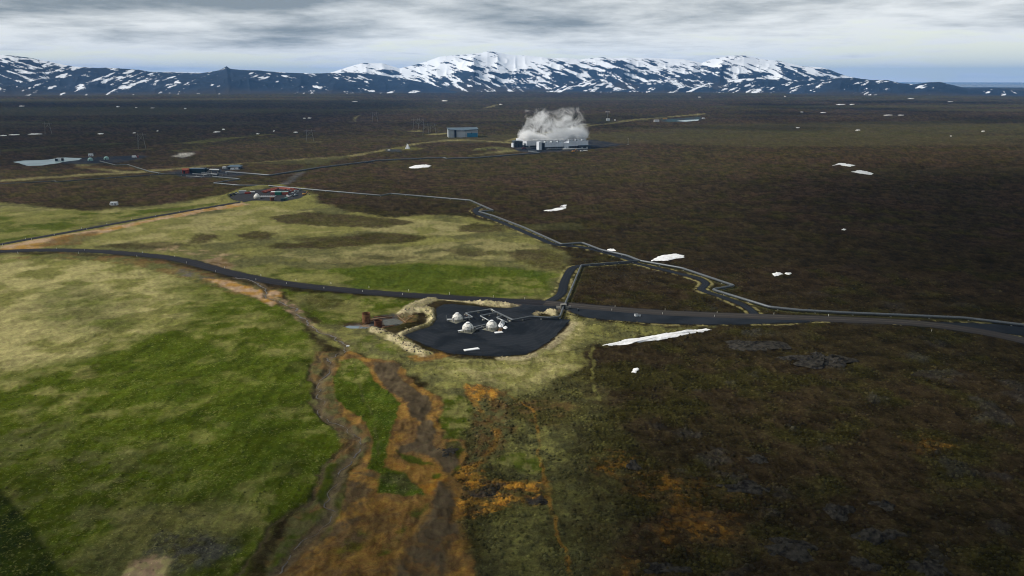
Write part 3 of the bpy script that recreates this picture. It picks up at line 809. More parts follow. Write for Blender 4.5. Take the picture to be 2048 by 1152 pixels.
# sea beyond the hills
xs_ = np.array([13200.0, 16000, 20000, 25000, 30000])
aa = np.radians(np.linspace(-180, 180, 97))
r_, a_ = np.meshgrid(xs_, aa, indexing='ij')
mw = mat('sea_water', (.012, .035, .06), .25, var=.2, scale=.0005, spec=.5)
sea = mesh_np('sea', np.stack([(r_ * np.sin(a_)).ravel(), (r_ * np.cos(a_)).ravel(), np.full(r_.size, -4.0)], 1), grid_faces(*r_.shape)[:, ::-1], mw)
tag(sea, 'strip of blue sea on the horizon', kind='structure')

# ------------------------------------------------------------------ air
hz = bpy.data.materials.new('haze_air')
hz.use_nodes = True
t = NT(hz.node_tree)
out = t.n('ShaderNodeOutputMaterial')
pvn = t.n('ShaderNodeVolumePrincipled')
pvn.inputs['Color'].default_value = (.15, .45, 1.0, 1)
pvn.inputs['Density'].default_value = 3.5e-5
pvn.inputs['Anisotropy'].default_value = 0.0
t.link(pvn.outputs[0], out.inputs['Volume'])
bm = bmesh.new()
bmesh.ops.create_cube(bm, size=1.0, matrix=Matrix.Translation((0, 0, 222)) @ Matrix.Diagonal((62000, 62000, 520, 1)))
me = bpy.data.meshes.new('haze')
bm.to_mesh(me); bm.free()
me.materials.append(hz)
haze = bpy.data.objects.new('haze', me)
C.objects.link(haze)
tag(haze, 'thin blue air over the plain', kind='stuff')

# ------------------------------------------------------------------ builders
class MB:
    def __init__(self):
        self.v, self.f = [], []

    def add(self, v, f):
        o = len(self.v)
        self.v += [tuple(p) for p in v]
        self.f += [tuple(i + o for i in q) for q in f]
        return self

    def box(self, cx, cy, z0, sx, sy, sz, rz=0.0, taper=1.0):
        c_, s_ = math.cos(rz), math.sin(rz)
        v = []
        for z, k in ((z0, 1.0), (z0 + sz, taper)):
            for a, b in ((-1, -1), (1, -1), (1, 1), (-1, 1)):
                x, y = a * sx / 2 * k, b * sy / 2 * k
                v.append((cx + x * c_ - y * s_, cy + x * s_ + y * c_, z))
        return self.add(v, [(3, 2, 1, 0), (4, 5, 6, 7), (0, 1, 5, 4), (1, 2, 6, 5), (2, 3, 7, 6), (3, 0, 4, 7)])

    def cyl(self, p0, p1, r0, r1=None, n=10, caps=True):
        p0, p1 = Vector(p0), Vector(p1)
        r1 = r0 if r1 is None else r1
        q = (p1 - p0).to_track_quat('Z', 'Y')
        v = []
        for p, r in ((p0, r0), (p1, r1)):
            for k in range(n):
                a = 2 * math.pi * k / n
                v.append(p + q @ Vector((r * math.cos(a), r * math.sin(a), 0)))
        f = [(k, (k + 1) % n, n + (k + 1) % n, n + k) for k in range(n)]
        if caps: f += [tuple(range(n))[::-1], tuple(range(n, 2 * n))]
        return self.add(v, f)

    def lathe(self, prof, n=24, cx=0, cy=0):
        v, f = [], []
        for r, z in prof:
            for k in range(n):
                a = 2 * math.pi * k / n
                v.append((cx + r * math.cos(a), cy + r * math.sin(a), z))
        for i in range(len(prof) - 1):
            for k in range(n):
                f.append((i * n + k, i * n + (k + 1) % n, (i + 1) * n + (k + 1) % n, (i + 1) * n + k))
        return self.add(v, f)

    def prism(self, poly, z0, z1):
        n = len(poly)
        v = [(x, y, z0) for x, y in poly] + [(x, y, z1) for x, y in poly]
        f = [tuple(range(n))[::-1], tuple(range(n, 2 * n))] + [(k, (k + 1) % n, n + (k + 1) % n, n + k) for k in range(n)]
        return self.add(v, f)

    def tube(self, pts, r, n=10):
        """Mitred tube along a polyline."""
        P = [Vector(p) for p in pts]
        rings = []
        for i, p in enumerate(P):
            d0 = (p - P[i - 1]).normalized() if i else (P[1] - p).normalized()
            d1 = (P[i + 1] - p).normalized() if i < len(P) - 1 else d0
            t = (d0 + d1)
            t = t.normalized() if t.length > 1e-3 else d0
            side = t.cross(Vector((0, 0, 1)))
            side = side.normalized() if side.length > 1e-4 else Vector((1, 0, 0))
            up = side.cross(t)
            k = min(1.0 / max(abs(d0.dot(t)), .35), 1.9)
            rings.append([p + side * (r * k * math.cos(a)) + up * (r * math.sin(a)) for a in (2 * math.pi * j / n for j in range(n))])
        v = [q for rg in rings for q in rg]
        f = [(i * n + j, i * n + (j + 1) % n, (i + 1) * n + (j + 1) % n, (i + 1) * n + j) for i in range(len(P) - 1) for j in range(n)]
        f += [tuple(range(n))[::-1], tuple((len(P) - 1) * n + j for j in range(n))]
        return self.add(v, f)

    def build(self, name, m, parent=None, smooth=False, bevel=0.0):
        me = bpy.data.meshes.new(name)
        me.from_pydata(self.v, [], self.f)
        me.update()
        bm_ = bmesh.new()
        bm_.from_mesh(me)
        bmesh.ops.recalc_face_normals(bm_, faces=bm_.faces)
        if bevel:
            bmesh.ops.bevel(bm_, geom=list(bm_.edges), offset=bevel, segments=1, affect='EDGES')
        bm_.to_mesh(me)
        bm_.free()
        if smooth:
            me.polygons.foreach_set('use_smooth', [True] * len(me.polygons))
        me.materials.append(m)
        o = bpy.data.objects.new(name, me)
        C.objects.link(o)
        if parent: o.parent = parent
        return o


def thing(name, label, cat, loc, rz=0.0, group=None):
    o = bpy.data.objects.new(name, None)
    o.empty_display_size = .5
    C.objects.link(o)
    o.location = (*loc[:2], loc[2] if len(loc) > 2 else 0.0)
    o.rotation_euler = (0, 0, rz)
    return tag(o, label, cat, group)


def copy_tree(o, parent=None):
    k = o.copy()
    C.objects.link(k)
    k.parent = parent
    for ch in list(o.children):
        copy_tree(ch, k)
    return k


_o = 'first second third fourth fifth sixth seventh eighth ninth tenth eleventh twelfth thirteenth fourteenth fifteenth sixteenth seventeenth eighteenth nineteenth twentieth'.split()
ORD = _o + ['twenty-' + q for q in _o[:9]] + ['thirtieth'] + ['thirty-' + q for q in _o[:9]]

M_STEEL = mat('clad_pipe_metal', (.125, .138, .148), .45, .35, .3, 1.2)
M_STEELD = mat('dark_pipe_metal', (.06, .068, .075), .5, .3, .3, .8)
M_CONC = mat('concrete', (.33, .32, .28), .85, 0, .35, 1.0, .02)
M_PANEL = mat('white_shell_panel', (.80, .78, .72), .55, 0, .22, .9)
M_WHITE = mat('white_sheet', (.80, .81, .82), .6, 0, .15, .4)
M_CLADW = mat('white_wall_cladding', (.74, .78, .84), .45, .1, .12, .08)
M_DARK = mat('dark_wall_cladding', (.035, .045, .052), .6, 0, .3, .2)
M_BLACK = mat('black_opening', (.010, .011, .012), .7, 0, .3, 1)
M_RUST = mat('rusted_steel', (.26, .135, .055), .85, .1, .5, 1.1, .03, (.12, .055, .025))
M_RUSTD = mat('dark_rust', (.14, .055, .028), .9, .1, .5, 1.1, .03)
M_TIMBER = mat('weathered_timber', (.30, .19, .11), .9, 0, .5, 2.0)
M_RED = mat('red_paint', (.34, .055, .028), .6, 0, .4, .7)
M_REDD = mat('red_primer_pipe', (.26, .06, .025), .8, 0, .5, .6)
M_GREEN = mat('green_paint', (.025, .20, .125), .55, 0, .3, .6)
M_TEAL = mat('pale_teal_paint', (.25, .42, .40), .5, 0, .2, .6)
M_BLUE = mat('blue_cladding', (.035, .20, .33), .45, .1, .2, .1)
M_BLUEG = mat('blue_grey_roof', (.085, .13, .17), .5, .2, .25, .15)
M_GREYW = mat('light_grey_cladding', (.40, .44, .47), .5, .1, .15, .15)
M_YEL = mat('yellow_paint', (.55, .27, .04), .5, 0, .3, .8)
M_GLASS = mat('dark_glass', (.02, .025, .03), .12, 0, .1, 1, spec=.6)
M_TYRE = mat('tyre_rubber', (.012, .012, .012), .85)
M_GALV = mat('galvanised_mast', (.30, .32, .33), .5, .5, .2, .5)
M_ASPH = mat('asphalt', (.030, .030, .033), .8, 0, .35, .35, .01, (.045, .043, .042), .25)
M_GRAV = mat('black_gravel', (.010, .0135, .018), .9, 0, .4, .07, .03, (.021, .025, .031), .05)
M_GRAV2 = mat('dusty_gravel_track', (.022, .023, .027), .9, 0, .4, .3, .03, (.038, .036, .034), .05)
M_WATER = mat('stream_water', (.10, .085, .07), .35, 0, .7, .3, spec=.35)
M_MILK = mat('milky_pond_water', (.27, .37, .38), .25, 0, .3, .02, spec=.5)
M_SNOW = mat('old_snow', (.84, .85, .88), .7, 0, .2, .6, .10, (.66, .65, .64))
M_LAVA = mat('lava_rock', (.012, .011, .010), .95, 0, .5, .55, .2, (.050, .046, .038), .0)
M_POST = mat('marker_post_plastic', (.72, .72, .68), .5)


# ------------------------------------------------------------------ roads and pads
def strip(name, P, prof, m, label, z=0.0):
    """Ribbon along P with a cross profile [(offset, height)]."""
    P = np.asarray(P)
    T = np.gradient(P, axis=0)
    T /= np.linalg.norm(T, axis=1)[:, None]
    N = np.stack([-T[:, 1], T[:, 0]], 1)
    vs = []
    for k, (o_, h_) in enumerate(prof):
        wob = (vn(P[:, 0] * .23 + k * 9, P[:, 1] * .23, 77) - .5) * (.9 if k in (0, len(prof) - 1) else .25)
        q = P + N * (o_ + wob)[:, None]
        vs.append(np.concatenate([q, np.full((len(q), 1), h_ + z)], 1))
    V = np.stack(vs, 1).reshape(-1, 3)
    o = mesh_np(name, V, grid_faces(len(P), len(prof)), m, smooth=False)
    return tag(o, label, kind='structure')


def road_material(name, base, worn, half):
    m = bpy.data.materials.new(name)
    m.use_nodes = True
    t = NT(m.node_tree)
    out = t.n('ShaderNodeOutputMaterial')
    b = t.n('ShaderNodeBsdfPrincipled')
    at = t.n('ShaderNodeAttribute', attribute_name='across')
    pos = t.n('ShaderNodeNewGeometry').outputs['Position']
    nz = t.noise(pos, .22, 5, .65)
    nb_ = t.noise(pos, .02, 3, .5)
    tr = t.math('ABSOLUTE', t.math('SUBTRACT', t.math('ABSOLUTE', at.outputs['Fac']), half * .45))
    tk = t.rng(t.math('ADD', tr, t.math('MULTIPLY', nz, 1.1)), 1.3, .35)
    tk = t.math('MULTIPLY', tk, t.rng(nb_, .35, .6, .35, 1.0))
    t.link(t.mix(tk, base, worn), b.inputs['Base Color'])
    b.inputs['Roughness'].default_value = .85
    b.inputs['Specular IOR Level'].default_value = .06
    t.link(b.outputs[0], out.inputs[0])
    return m


def road(name, P, half, shoulder, z, base, worn, label):
    prof = [(-half - shoulder, -.35), (-half - .4, z - .06), (-half, z), (-half * .5, z + .03), (0, z + .05), (half * .5, z + .03), (half, z), (half + .4, z - .06), (half + shoulder, -.35)]
    o = strip(name, P, prof, road_material(name + '_surface', base, worn, half), label)
    attr(o, 'across', 'FLOAT', np.tile([q[0] for q in prof], len(P)))
    return o


jn = int(np.argmin(np.linalg.norm(W_ROAD - np.array(ground_pt(1085, 606)), axis=1)))
road('asphalt_road', W_ROAD[:jn + 1], 3.3, 1.8, .35, (.018, .018, .021), (.030, .029, .031), 'black asphalt road curving across the meadow to the well pad')
road('gravel_road', W_ROAD[jn:], 3.4, 1.8, .34, (.036, .033, .031), (.085, .070, .057), 'dusty gravel road running on from the junction to the east')
road('asphalt_road', W_ROAD2, 2.6, 1.2, .25, (.020, .020, .023), (.034, .033, .034), 'narrow road climbing from the left edge to the equipment yard')
road('service_track', W_TA, 2.1, .8, .12, (.013, .016, .021), (.022, .025, .029), 'black gravel service track from the junction along the pipeline')
road('service_track', W_TB, 1.7, .7, .11, (.013, .016, .021), (.022, .025, .029), 'black gravel service track beside the zigzag of the pipeline')


def sheet(name, P, z, m, label, step=2.5, rough=1.0, seed=5):
    """Level ground sheet with an uneven outline."""
    P = np.asarray(P)
    Q = []
    for i in range(len(P)):
        a, b = P[i], P[(i + 1) % len(P)]
        n = max(1, int(np.linalg.norm(b - a) / step))
        Q += [a + (b - a) * k / n for k in range(n)]
    Q = np.array(Q)
    Q = Q + np.stack([vn(Q[:, 0] * .31, Q[:, 1] * .31, seed) - .5, vn(Q[:, 0] * .31, Q[:, 1] * .31, seed + 1) - .5], 1) * 1.6 * rough
    bm_ = bmesh.new()
    vs = [bm_.verts.new((x, y, z)) for x, y in Q]
    f = bm_.faces.new(vs)
    bmesh.ops.triangulate(bm_, faces=[f])
    bmesh.ops.recalc_face_normals(bm_, faces=bm_.faces)
    if sum(q.normal.z for q in bm_.faces) < 0:
        bmesh.ops.reverse_faces(bm_, faces=bm_.faces)
    me_ = bpy.data.meshes.new(name)
    bm_.to_mesh(me_)
    bm_.free()
    me_.materials.append(m)
    o = bpy.data.objects.new(name, me_)
    C.objects.link(o)
    return tag(o, label, kind='structure')


def pad_material():
    m = bpy.data.materials.new('pad_gravel')
    m.use_nodes = True
    t = NT(m.node_tree)
    out = t.n('ShaderNodeOutputMaterial')
    b = t.n('ShaderNodeBsdfPrincipled')
    pos = t.n('ShaderNodeNewGeometry').outputs['Position']
    big_ = t.noise(pos, .045, 4, .6, .8)
    fin = t.noise(pos, .9, 5, .7)
    mp = t.n('ShaderNodeVectorMath', operation='SUBTRACT')
    t.link(pos, mp.inputs[0])
    mp.inputs[1].default_value = (*ground_pt(975, 640), 0)
    wv_ = t.n('ShaderNodeTexWave', wave_type='RINGS', rings_direction='Z')
    t.link(mp.outputs[0], wv_.inputs['Vector'])
    for k_, q_ in (('Scale', .11), ('Distortion', 14.0), ('Detail', 3.0), ('Detail Scale', .35)):
        wv_.inputs[k_].default_value = q_
    ruts = t.math('MULTIPLY', t.rng(wv_.outputs['Fac'], .80, .97), t.rng(big_, .42, .58))
    c1_ = t.mix(t.rng(big_, .38, .62), (.0085, .0115, .0155), (.019, .0225, .028))
    c2_ = t.mix(t.math('MULTIPLY', ruts, .28), c1_, (.042, .046, .052))
    c3_ = t.mix(t.math('MULTIPLY', t.rng(fin, .58, .72), .5), c2_, (.050, .050, .048))
    t.link(c3_, b.inputs['Base Color'])
    b.inputs['Roughness'].default_value = .9
    b.inputs['Specular IOR Level'].default_value = .05
    bp = t.n('ShaderNodeBump')
    bp.inputs['Distance'].default_value = .08
    t.link(fin, bp.inputs['Height'])
    t.link(bp.outputs[0], b.inputs['Normal'])
    t.link(b.outputs[0], out.inputs[0])
    return m


sheet('well_pad', W_PAD, .02, pad_material(), 'flat black gravel pad around the three white domes')
sheet('gravel_apron', W_APRON, .03, M_GRAV, 'black gravel lay-by below the gravel road')
sheet('gravel_apron', W_APRON2, .03, M_GRAV, 'dark gravel verge between road and pipeline at the right edge')
sheet('equipment_yard', W_YARD, .03, M_GRAV2, 'grey gravel yard with containers and red pipes')
sheet('pond', GP([(25, 324), (50, 321), (95, 319.5), (112, 317), (130, 315), (162, 316.5), (158, 320), (125, 324), (112, 327), (85, 331), (55, 332), (42, 328)]), .1, M_MILK, 'milky turquoise pond beside the far borehole', 8, 2)
sheet('pond', GP([(1352, 242), (1372, 240), (1398, 239), (1396, 241.5), (1370, 243.5)]), .2, M_MILK, 'thin turquoise pool on the distant works site', 10, 2)
sheet('basin_water', GP([(684, 652), (700, 648.5), (722, 650), (745, 655), (718, 656.5)]), -.62, mat('basin_water_surface', (.16, .20, .22), .1, 0, .2, .3, spec=.5), 'grey blue water in the discharge basin', 2, .6)

# stream: narrow ribbon lying in its channel
sz = np.array([ground_z(*p) for p in W_STREAM])
sz = np.convolve(np.pad(sz, 4, 'edge'), np.ones(9) / 9, 'valid') + .12
wv = (.10 + .42 * vn(W_STREAM[:, 0] * .16, W_STREAM[:, 1] * .16, 88)) * (.55 + .6 * sstep(260, 340, np.hypot(W_STREAM[:, 0], W_STREAM[:, 1])))
Ts = np.gradient(W_STREAM, axis=0)
Ts /= np.linalg.norm(Ts, axis=1)[:, None]
Ns = np.stack([-Ts[:, 1], Ts[:, 0]], 1)
wig = (vn(W_STREAM[:, 0] * .35, W_STREAM[:, 1] * .35, 89) - .5) * 2.6
ctr = W_STREAM + Ns * wig[:, None]
V = np.stack([np.concatenate([ctr - Ns * wv[:, None], sz[:, None]], 1), np.concatenate([ctr + Ns * wv[:, None], sz[:, None]], 1)], 1).reshape(-1, 3)
tag(mesh_np('stream', V, grid_faces(len(ctr), 2), M_WATER), 'narrow winding stream at the edge of the meadow', kind='structure')


# ------------------------------------------------------------------ pipelines
def support_mesh(r, z):
    b = MB().box(0, 0, -.3, r * 1.5, .7, .55).box(0, 0, .25, .22, .3, z - r - .25 + .12)
    b.box(0, 0, z - r - .1, r * 1.7, .35, .2)
    o = b.build('pipe_support', M_CONC)
    me_ = o.data
    bpy.data.objects.remove(o)
    return me_


def pipeline(label, W, r, z=PZ, every=14.0, m=None, name='steam_pipeline', cat='pipeline', elbow=.0, ends=None, group=None):
    pts = []
    W = [np.array(p) for p in W]
    for i, p in enumerate(W):                                # round the elbows a little
        if 0 < i < len(W) - 1:
            a, b = W[i - 1] - p, W[i + 1] - p
            la, lb = np.linalg.norm(a), np.linalg.norm(b)
            k = min(r * 2.2, la * .3, lb * .3)
            pts += [(*(p + a / la * k), z), (*(p + (a / la + b / lb) * k * .28), z), (*(p + b / lb * k), z)]
        else:
            pts.append((*p, z))
    if ends: pts += ends
    o = MB().tube(pts, r, 12).build(name, m or M_STEEL, smooth=True)
    tag(o, label, cat, group)
    sm = support_mesh(r, z)
    rest = every * .5
    for i in range(len(W) - 1):
        L = np.linalg.norm(W[i + 1] - W[i])
        d = (W[i + 1] - W[i]) / L
        s = rest
        while s < L:
            p = W[i] + d * s
            q = bpy.data.objects.new('pipe_support', sm)
            q.location = (p[0], p[1], 0)
            q.rotation_euler = (0, 0, math.atan2(d[1], d[0]) + math.pi / 2)
            C.objects.link(q)
            q.parent = o
            s += every
        rest = s - L
    return o


pipeline('long grey steam pipeline zigzagging from the right edge to the separator station', W_PMAIN, .72, every=18)
pipeline('grey steam pipeline running from the separator station to the power plant', W_PPLANT, .95, every=40)
pipeline('thin dark pipeline along the heath at the left edge', W_PLEFT, .55, every=40, m=M_STEELD)
pipeline('short grey pipeline from the far borehole to the crossing', W_PPOND, .55, every=40)
pipeline('grey branch pipeline passing under the road to the well pad', W_PWELL, .50, every=10)
M_PADPIPE = mat('bright_clad_pipe', (.30, .32, .33), .4, .4, .25, 1.5)
W_B1 = GP([(993, 624.5), (982, 618), (931, 626), (946, 634.7), (924, 637)], PZ)
W_B2 = GP([(994, 625), (960, 631.5), (983, 644)], PZ)
W_B3 = GP([(1005, 631), (993, 635), (1015, 645)], PZ)
W_B4 = GP([(944, 655), (974, 648)], .7)
W_B5 = GP([(949, 658.5), (972, 652)], .5)
pipeline('thin steam pipe looping round the pad to the dome farthest back', W_B1, .30, every=9, m=M_PADPIPE, name='wellhead_pipe', cat='pipe')
pipeline('bent steam pipe from the junction to the top of the right dome', W_B2, .30, every=9, m=M_PADPIPE, name='wellhead_pipe', cat='pipe')
pipeline('short hooked steam pipe ending beside the white sheeting', W_B3, .30, every=7, m=M_PADPIPE, name='wellhead_pipe', cat='pipe')
pipeline('upper straight pipe between the front dome and the right dome', W_B4, .24, .7, every=4, m=M_PADPIPE, name='wellhead_pipe', cat='pipe')
pipeline('lower straight pipe between the front dome and the right dome', W_B5, .20, .5, every=4, m=M_PADPIPE, name='wellhead_pipe', cat='pipe')
# valve boxes along the pad pipes
for k, (px, py, lab) in enumerate(((931, 630, 'small grey valve box under the corner of the looping pipe'), (957, 626, 'low grey drip tray beside the looping pipe'), (984, 621, 'small valve box at the top bend of the looping pipe'),
                                   (967, 641, 'small grey block beside the bent pipe'), (999, 639.5, 'pale block below the hooked pipe'), (1020, 643, 'pale block at the bend of the branch pipeline'))):
    x, y = ground_pt(px, py)
    t_ = thing('valve_box', lab, 'valve box', (x, y), .4 + k)
    MB().box(0, 0, 0, 1.3, .8, .55).build('body', M_CONC, t_, bevel=.04)
    MB().cyl((0, 0, .5), (0, 0, 1.0), .12).cyl((0, 0, 1.0), (0, 0, 1.06), .3).build('handwheel', M_STEELD, t_)

# culvert where the branch pipe passes under the road
x, y = ground_pt(1127, 617)
cu = thing('pipe_culvert', 'square concrete portal where the branch pipeline passes under the road', 'culvert', (x, y), .05)
for s in (-1, 1):
    MB().box(s * 1.25, 0, -.3, .45, 1.6, 2.3).build('side_wall', M_CONC, cu)
MB().box(0, 0, 2.0, 3.0, 1.6, .4).build('lintel', M_CONC, cu)
MB().box(0, .9, -.2, 2.1, .12, 2.2).build('opening_dark', M_BLACK, cu)  # black panel standing in for the shade inside the portal
MB().box(-2.6, .4, -.3, 2.3, .5, 1.5, -.35).build('wing_wall', M_CONC, cu)
MB().box(2.6, .4, -.3, 2.3, .5, 1.5, .35).build('wing_wall', M_CONC, cu)


# ------------------------------------------------------------------ wellhead domes
def dome(label, px, py, rad, rz, plank=True, apron=True, door_a=None):
    x, y = ground_pt(px, py)
    t_ = thing('wellhead_dome', label, 'dome', (x, y), rz, 'wellhead domes')
    sk = rad * .50
    bm_ = bmesh.new()
    bmesh.ops.create_icosphere(bm_, subdivisions=2, radius=rad)
    bmesh.ops.bisect_plane(bm_, geom=list(bm_.verts) + list(bm_.edges) + list(bm_.faces), plane_co=(0, 0, .0), plane_no=(0, 0, -1), clear_outer=True)
    bmesh.ops.inset_individual(bm_, faces=list(bm_.faces), thickness=rad * .022, depth=rad * .014)
    bmesh.ops.translate(bm_, verts=bm_.verts, vec=(0, 0, sk))
    me_ = bpy.data.meshes.new('shell')
    bm_.to_mesh(me_)
    bm_.free()
    me_.materials.append(M_PANEL)
    o = bpy.data.objects.new('shell', me_)
    C.objects.link(o)
    o.parent = t_
    skm = mat('skirt_panel', (.42, .40, .33), .75, 0, .4, .7)
    MB().lathe([(rad * .985, -.1), (rad * .985, sk + .02), (rad * .93, sk + .02)], 20).build('skirt', skm, t_)
    for k in range(10):
        a = 2 * math.pi * k / 10
        MB().box(rad * 1.0 * math.cos(a), rad * 1.0 * math.sin(a), 0, .09, .09, sk, a).build('skirt_post', M_CONC, t_)
    MB().lathe([(rad * .36, sk + rad * .90), (rad * .36, sk + rad * 1.03), (rad * .29, sk + rad * 1.08), (0.01, sk + rad * 1.09)], 16).build('vent_cap', M_WHITE, t_)
    MB().lathe([(rad * .375, sk + rad * .935), (rad * .375, sk + rad * .975)], 16).build('vent_gap', M_BLACK, t_)
    for a in (-1.25, -.35, .55, 2.2, 3.4, 4.2):
        e = .50
        d = Vector((math.cos(a) * math.cos(e), math.sin(a) * math.cos(e), math.sin(e)))
        p = Vector((0, 0, sk)) + d * rad * .955
        MB().cyl(p, p + d * rad * .04, rad * .075, n=10).build('porthole', M_BLACK, t_)
    if apron:
        MB().box(0, 0, -.05, rad * 2.5, rad * 2.3, .16, .75).build('apron_slab', mat('apron_concrete', (.20, .20, .155), .9, 0, .35, .8), t_)
    if plank:
        a = math.pi * 1.03
        MB().box(math.cos(a) * rad * 1.45, math.sin(a) * rad * 1.45, .95, rad * .95, .9, .14, a).box(math.cos(a) * rad * 1.8, math.sin(a) * rad * 1.8, 0, .12, .12, 1.0).build('landing', M_WHITE, t_)
    if door_a is not None:
        MB().box(math.cos(door_a) * rad * .93, math.sin(door_a) * rad * .93, .05, .3, 1.1, 2.0, door_a).build('door', mat('door_grey', (.16, .165, .17), .6), t_)
    return t_


dome('white panelled dome at the back left of the black pad', 914.7, 642.0, 2.65, 0, door_a=3.9)
d2 = dome('white panelled dome standing nearest on the black pad', 936.0, 662.0, 2.75, .5, door_a=None)
MB().cyl((.5, -3.1, 0), (.5, -3.1, 2.3), .12).build('mast', M_BLACK, d2)
dome('white panelled dome on the right of the black pad beside the heaped sheeting', 983.4, 658.0, 2.75, .2, plank=False, door_a=3.45)
x, y = ground_pt(903.5, 640)
MB().cyl((-5.4, .2, 0), (-5.4, .2, 3.0), .07).build('mast', M_GALV, bpy.data.objects['wellhead_dome'])
# equipment between the back dome and the front dome
x, y = ground_pt(934, 639.5)
t_ = thing('wellhead_valve', 'dark valve stack between the back dome and the front dome', 'valve', (x, y))
MB().cyl((0, 0, 0), (0, 0, 2.0), .35).build('body', M_STEELD, t_)
MB().cyl((-.8, 0, 1.2), (.8, 0, 1.2), .22).build('crosspiece', M_STEELD, t_)
MB().cyl((0, 0, 2.0), (0, 0, 2.15), .5).build('handwheel', M_RUSTD, t_)
x, y = ground_pt(937, 635.5)
t_ = thing('equipment_cabinet', 'small pale cabinet behind the front dome', 'cabinet', (x, y), .2)
MB().box(0, 0, 0, 1.2, .7, 1.3).build('body', M_WHITE, t_, bevel=.03)
MB().box(0, 0, 1.3, 1.35, .85, .08).build('lid', M_STEEL, t_)

# heaped white sheeting beside the right dome, loose slabs
def rumple(name, label, cat, pts, h, m, seed, z0=0.02):
    P = GP(pts)
    cen = P.mean(0)
    n = len(P)
    t_v, t_f = [], []
    rings = (1.0, .85, .6, .3)
    for i, s in enumerate(rings):
        for k in range(n * 3):
            a, b = P[k // 3], P[(k // 3 + 1) % n]
            q = cen + (a + (b - a) * (k % 3) / 3 - cen) * s
            z = z0 + h * (1 - s) ** .6 * (.35 + 1.3 * random.random()) if i else z0 - .1
            t_v.append((q[0] + (random.random() - .5) * .25, q[1] + (random.random() - .5) * .25, z))
    N = n * 3
    for i in range(len(rings) - 1):
        t_f += [(i * N + k, i * N + (k + 1) % N, (i + 1) * N + (k + 1) % N, (i + 1) * N + k) for k in range(N)]
    t_v.append((*cen, z0 + h))
    t_f += [((len(rings) - 1) * N + k, (len(rings) - 1) * N + (k + 1) % N, len(t_v) - 1) for k in range(N)]
    return tag(MB().add(t_v, t_f).build(name, m), label, cat)


rumple('crumpled_sheeting', 'heap of crumpled white sheeting right of the dome', 'sheeting', [(996, 652), (1001, 646), (1004, 642), (1009, 643), (1010, 649), (1006, 654), (999, 655)], 1.7, M_WHITE, 3)
rumple('crumpled_sheeting', 'small scrap of white sheeting lying apart from the heap', 'sheeting', [(1005, 655), (1011, 652), (1016, 655), (1012, 658.5), (1007, 657.5)], .5, M_WHITE, 4)
rumple('debris_heap', 'brownish heap of rubble against the right dome', 'rubble', [(994, 660), (1000, 656), (1006, 658), (1004, 663), (998, 664)], .9, M_TIMBER, 5)


def slab_stack(label, px, py, L, Wd, rz, n=2):
    x, y = ground_pt(px, py)
    t_ = thing('slab_stack', label, 'slabs', (x, y), rz)
    for s in (-1, 1):
        MB().box(s * L * .38, 0, 0, .25, Wd * .95, .16).build('bearer', M_TIMBER, t_)
    for k in range(n):
        MB().box((random.random() - .5) * .3, (random.random() - .5) * .15, .162 + k * .16, L * (1 - .04 * k), Wd, .155, (random.random() - .5) * .03).build('slab', M_WHITE, t_, bevel=.015)
    return t_


slab_stack('long white slabs stacked alone at the front of the black pad', 943.5, 700, 7.0, 2.0, .42, 2)
slab_stack('short white slab in front of the right dome', 997, 666, 3.9, 1.9, .28, 2)


# ------------------------------------------------------------------ rusty silencers and basin things
def silencer(label, px, py, r, h, m):
    x, y = ground_pt(px, py, -.6)
    t_ = thing('steam_silencer', label, 'silencer', (x, y, -.75), .3, 'rusty silencers')
    MB().lathe([(r, 0), (r * 1.01, h * .5), (r, h), (r * .93, h), (r * .92, .4), (.01, .4)], 28).build('drum', m, t_, smooth=False)
    MB().lathe([(r * 1.0, h * .93), (r * 1.05, h * .93), (r * 1.05, h), (r * .99, h)], 28).build('rim', M_RUSTD, t_)
    MB().lathe([(r * 1.0, .0), (r * 1.04, 0), (r * 1.04, .22), (r, .22)], 28).build('base_ring', M_RUSTD, t_)
    for k in range(8):
        a = 2 * math.pi * k / 8
        MB().box(r * 1.015 * math.cos(a), r * 1.015 * math.sin(a), .2, .08, .12, h * .73, a).build('stiffener', M_RUSTD, t_)
    MB().cyl((r * .8, 0, .9), (r * 1.7, .2, .9), .35).build('inlet_pipe', m, t_)
    return t_


silencer('tall rust brown open drum beside the discharge basin', 733, 644.5, 1.95, 4.9, M_RUST)
silencer('shorter dark red rusted open drum at the front of the basin', 756.5, 655, 1.85, 3.7, M_RUSTD)
for px0, py0, px1, py1, r, m, lab in ((741, 639.5, 785, 634, .32, M_TIMBER, 'long pale pipe leading from the tall rusty drum'), (764, 655.5, 790, 651.5, .30, M_RUST, 'rusty pipe lying along the basin edge by the short drum'),
                                      (718, 656, 733, 646, .16, M_TIMBER, 'thin brown pole leaning in front of the tall drum'), (748, 634.5, 778, 632, .22, M_RUSTD, 'dark rusty pipe behind the tall drum')):
    a, b = ground_pt(px0, py0), ground_pt(px1, py1)
    o = MB().tube([(*a, .1), (a[0] * .5 + b[0] * .5, a[1] * .5 + b[1] * .5, .16), (*b, .1)], r, 10).build('loose_pipe', m, smooth=True)
    tag(o, lab, 'pipe')
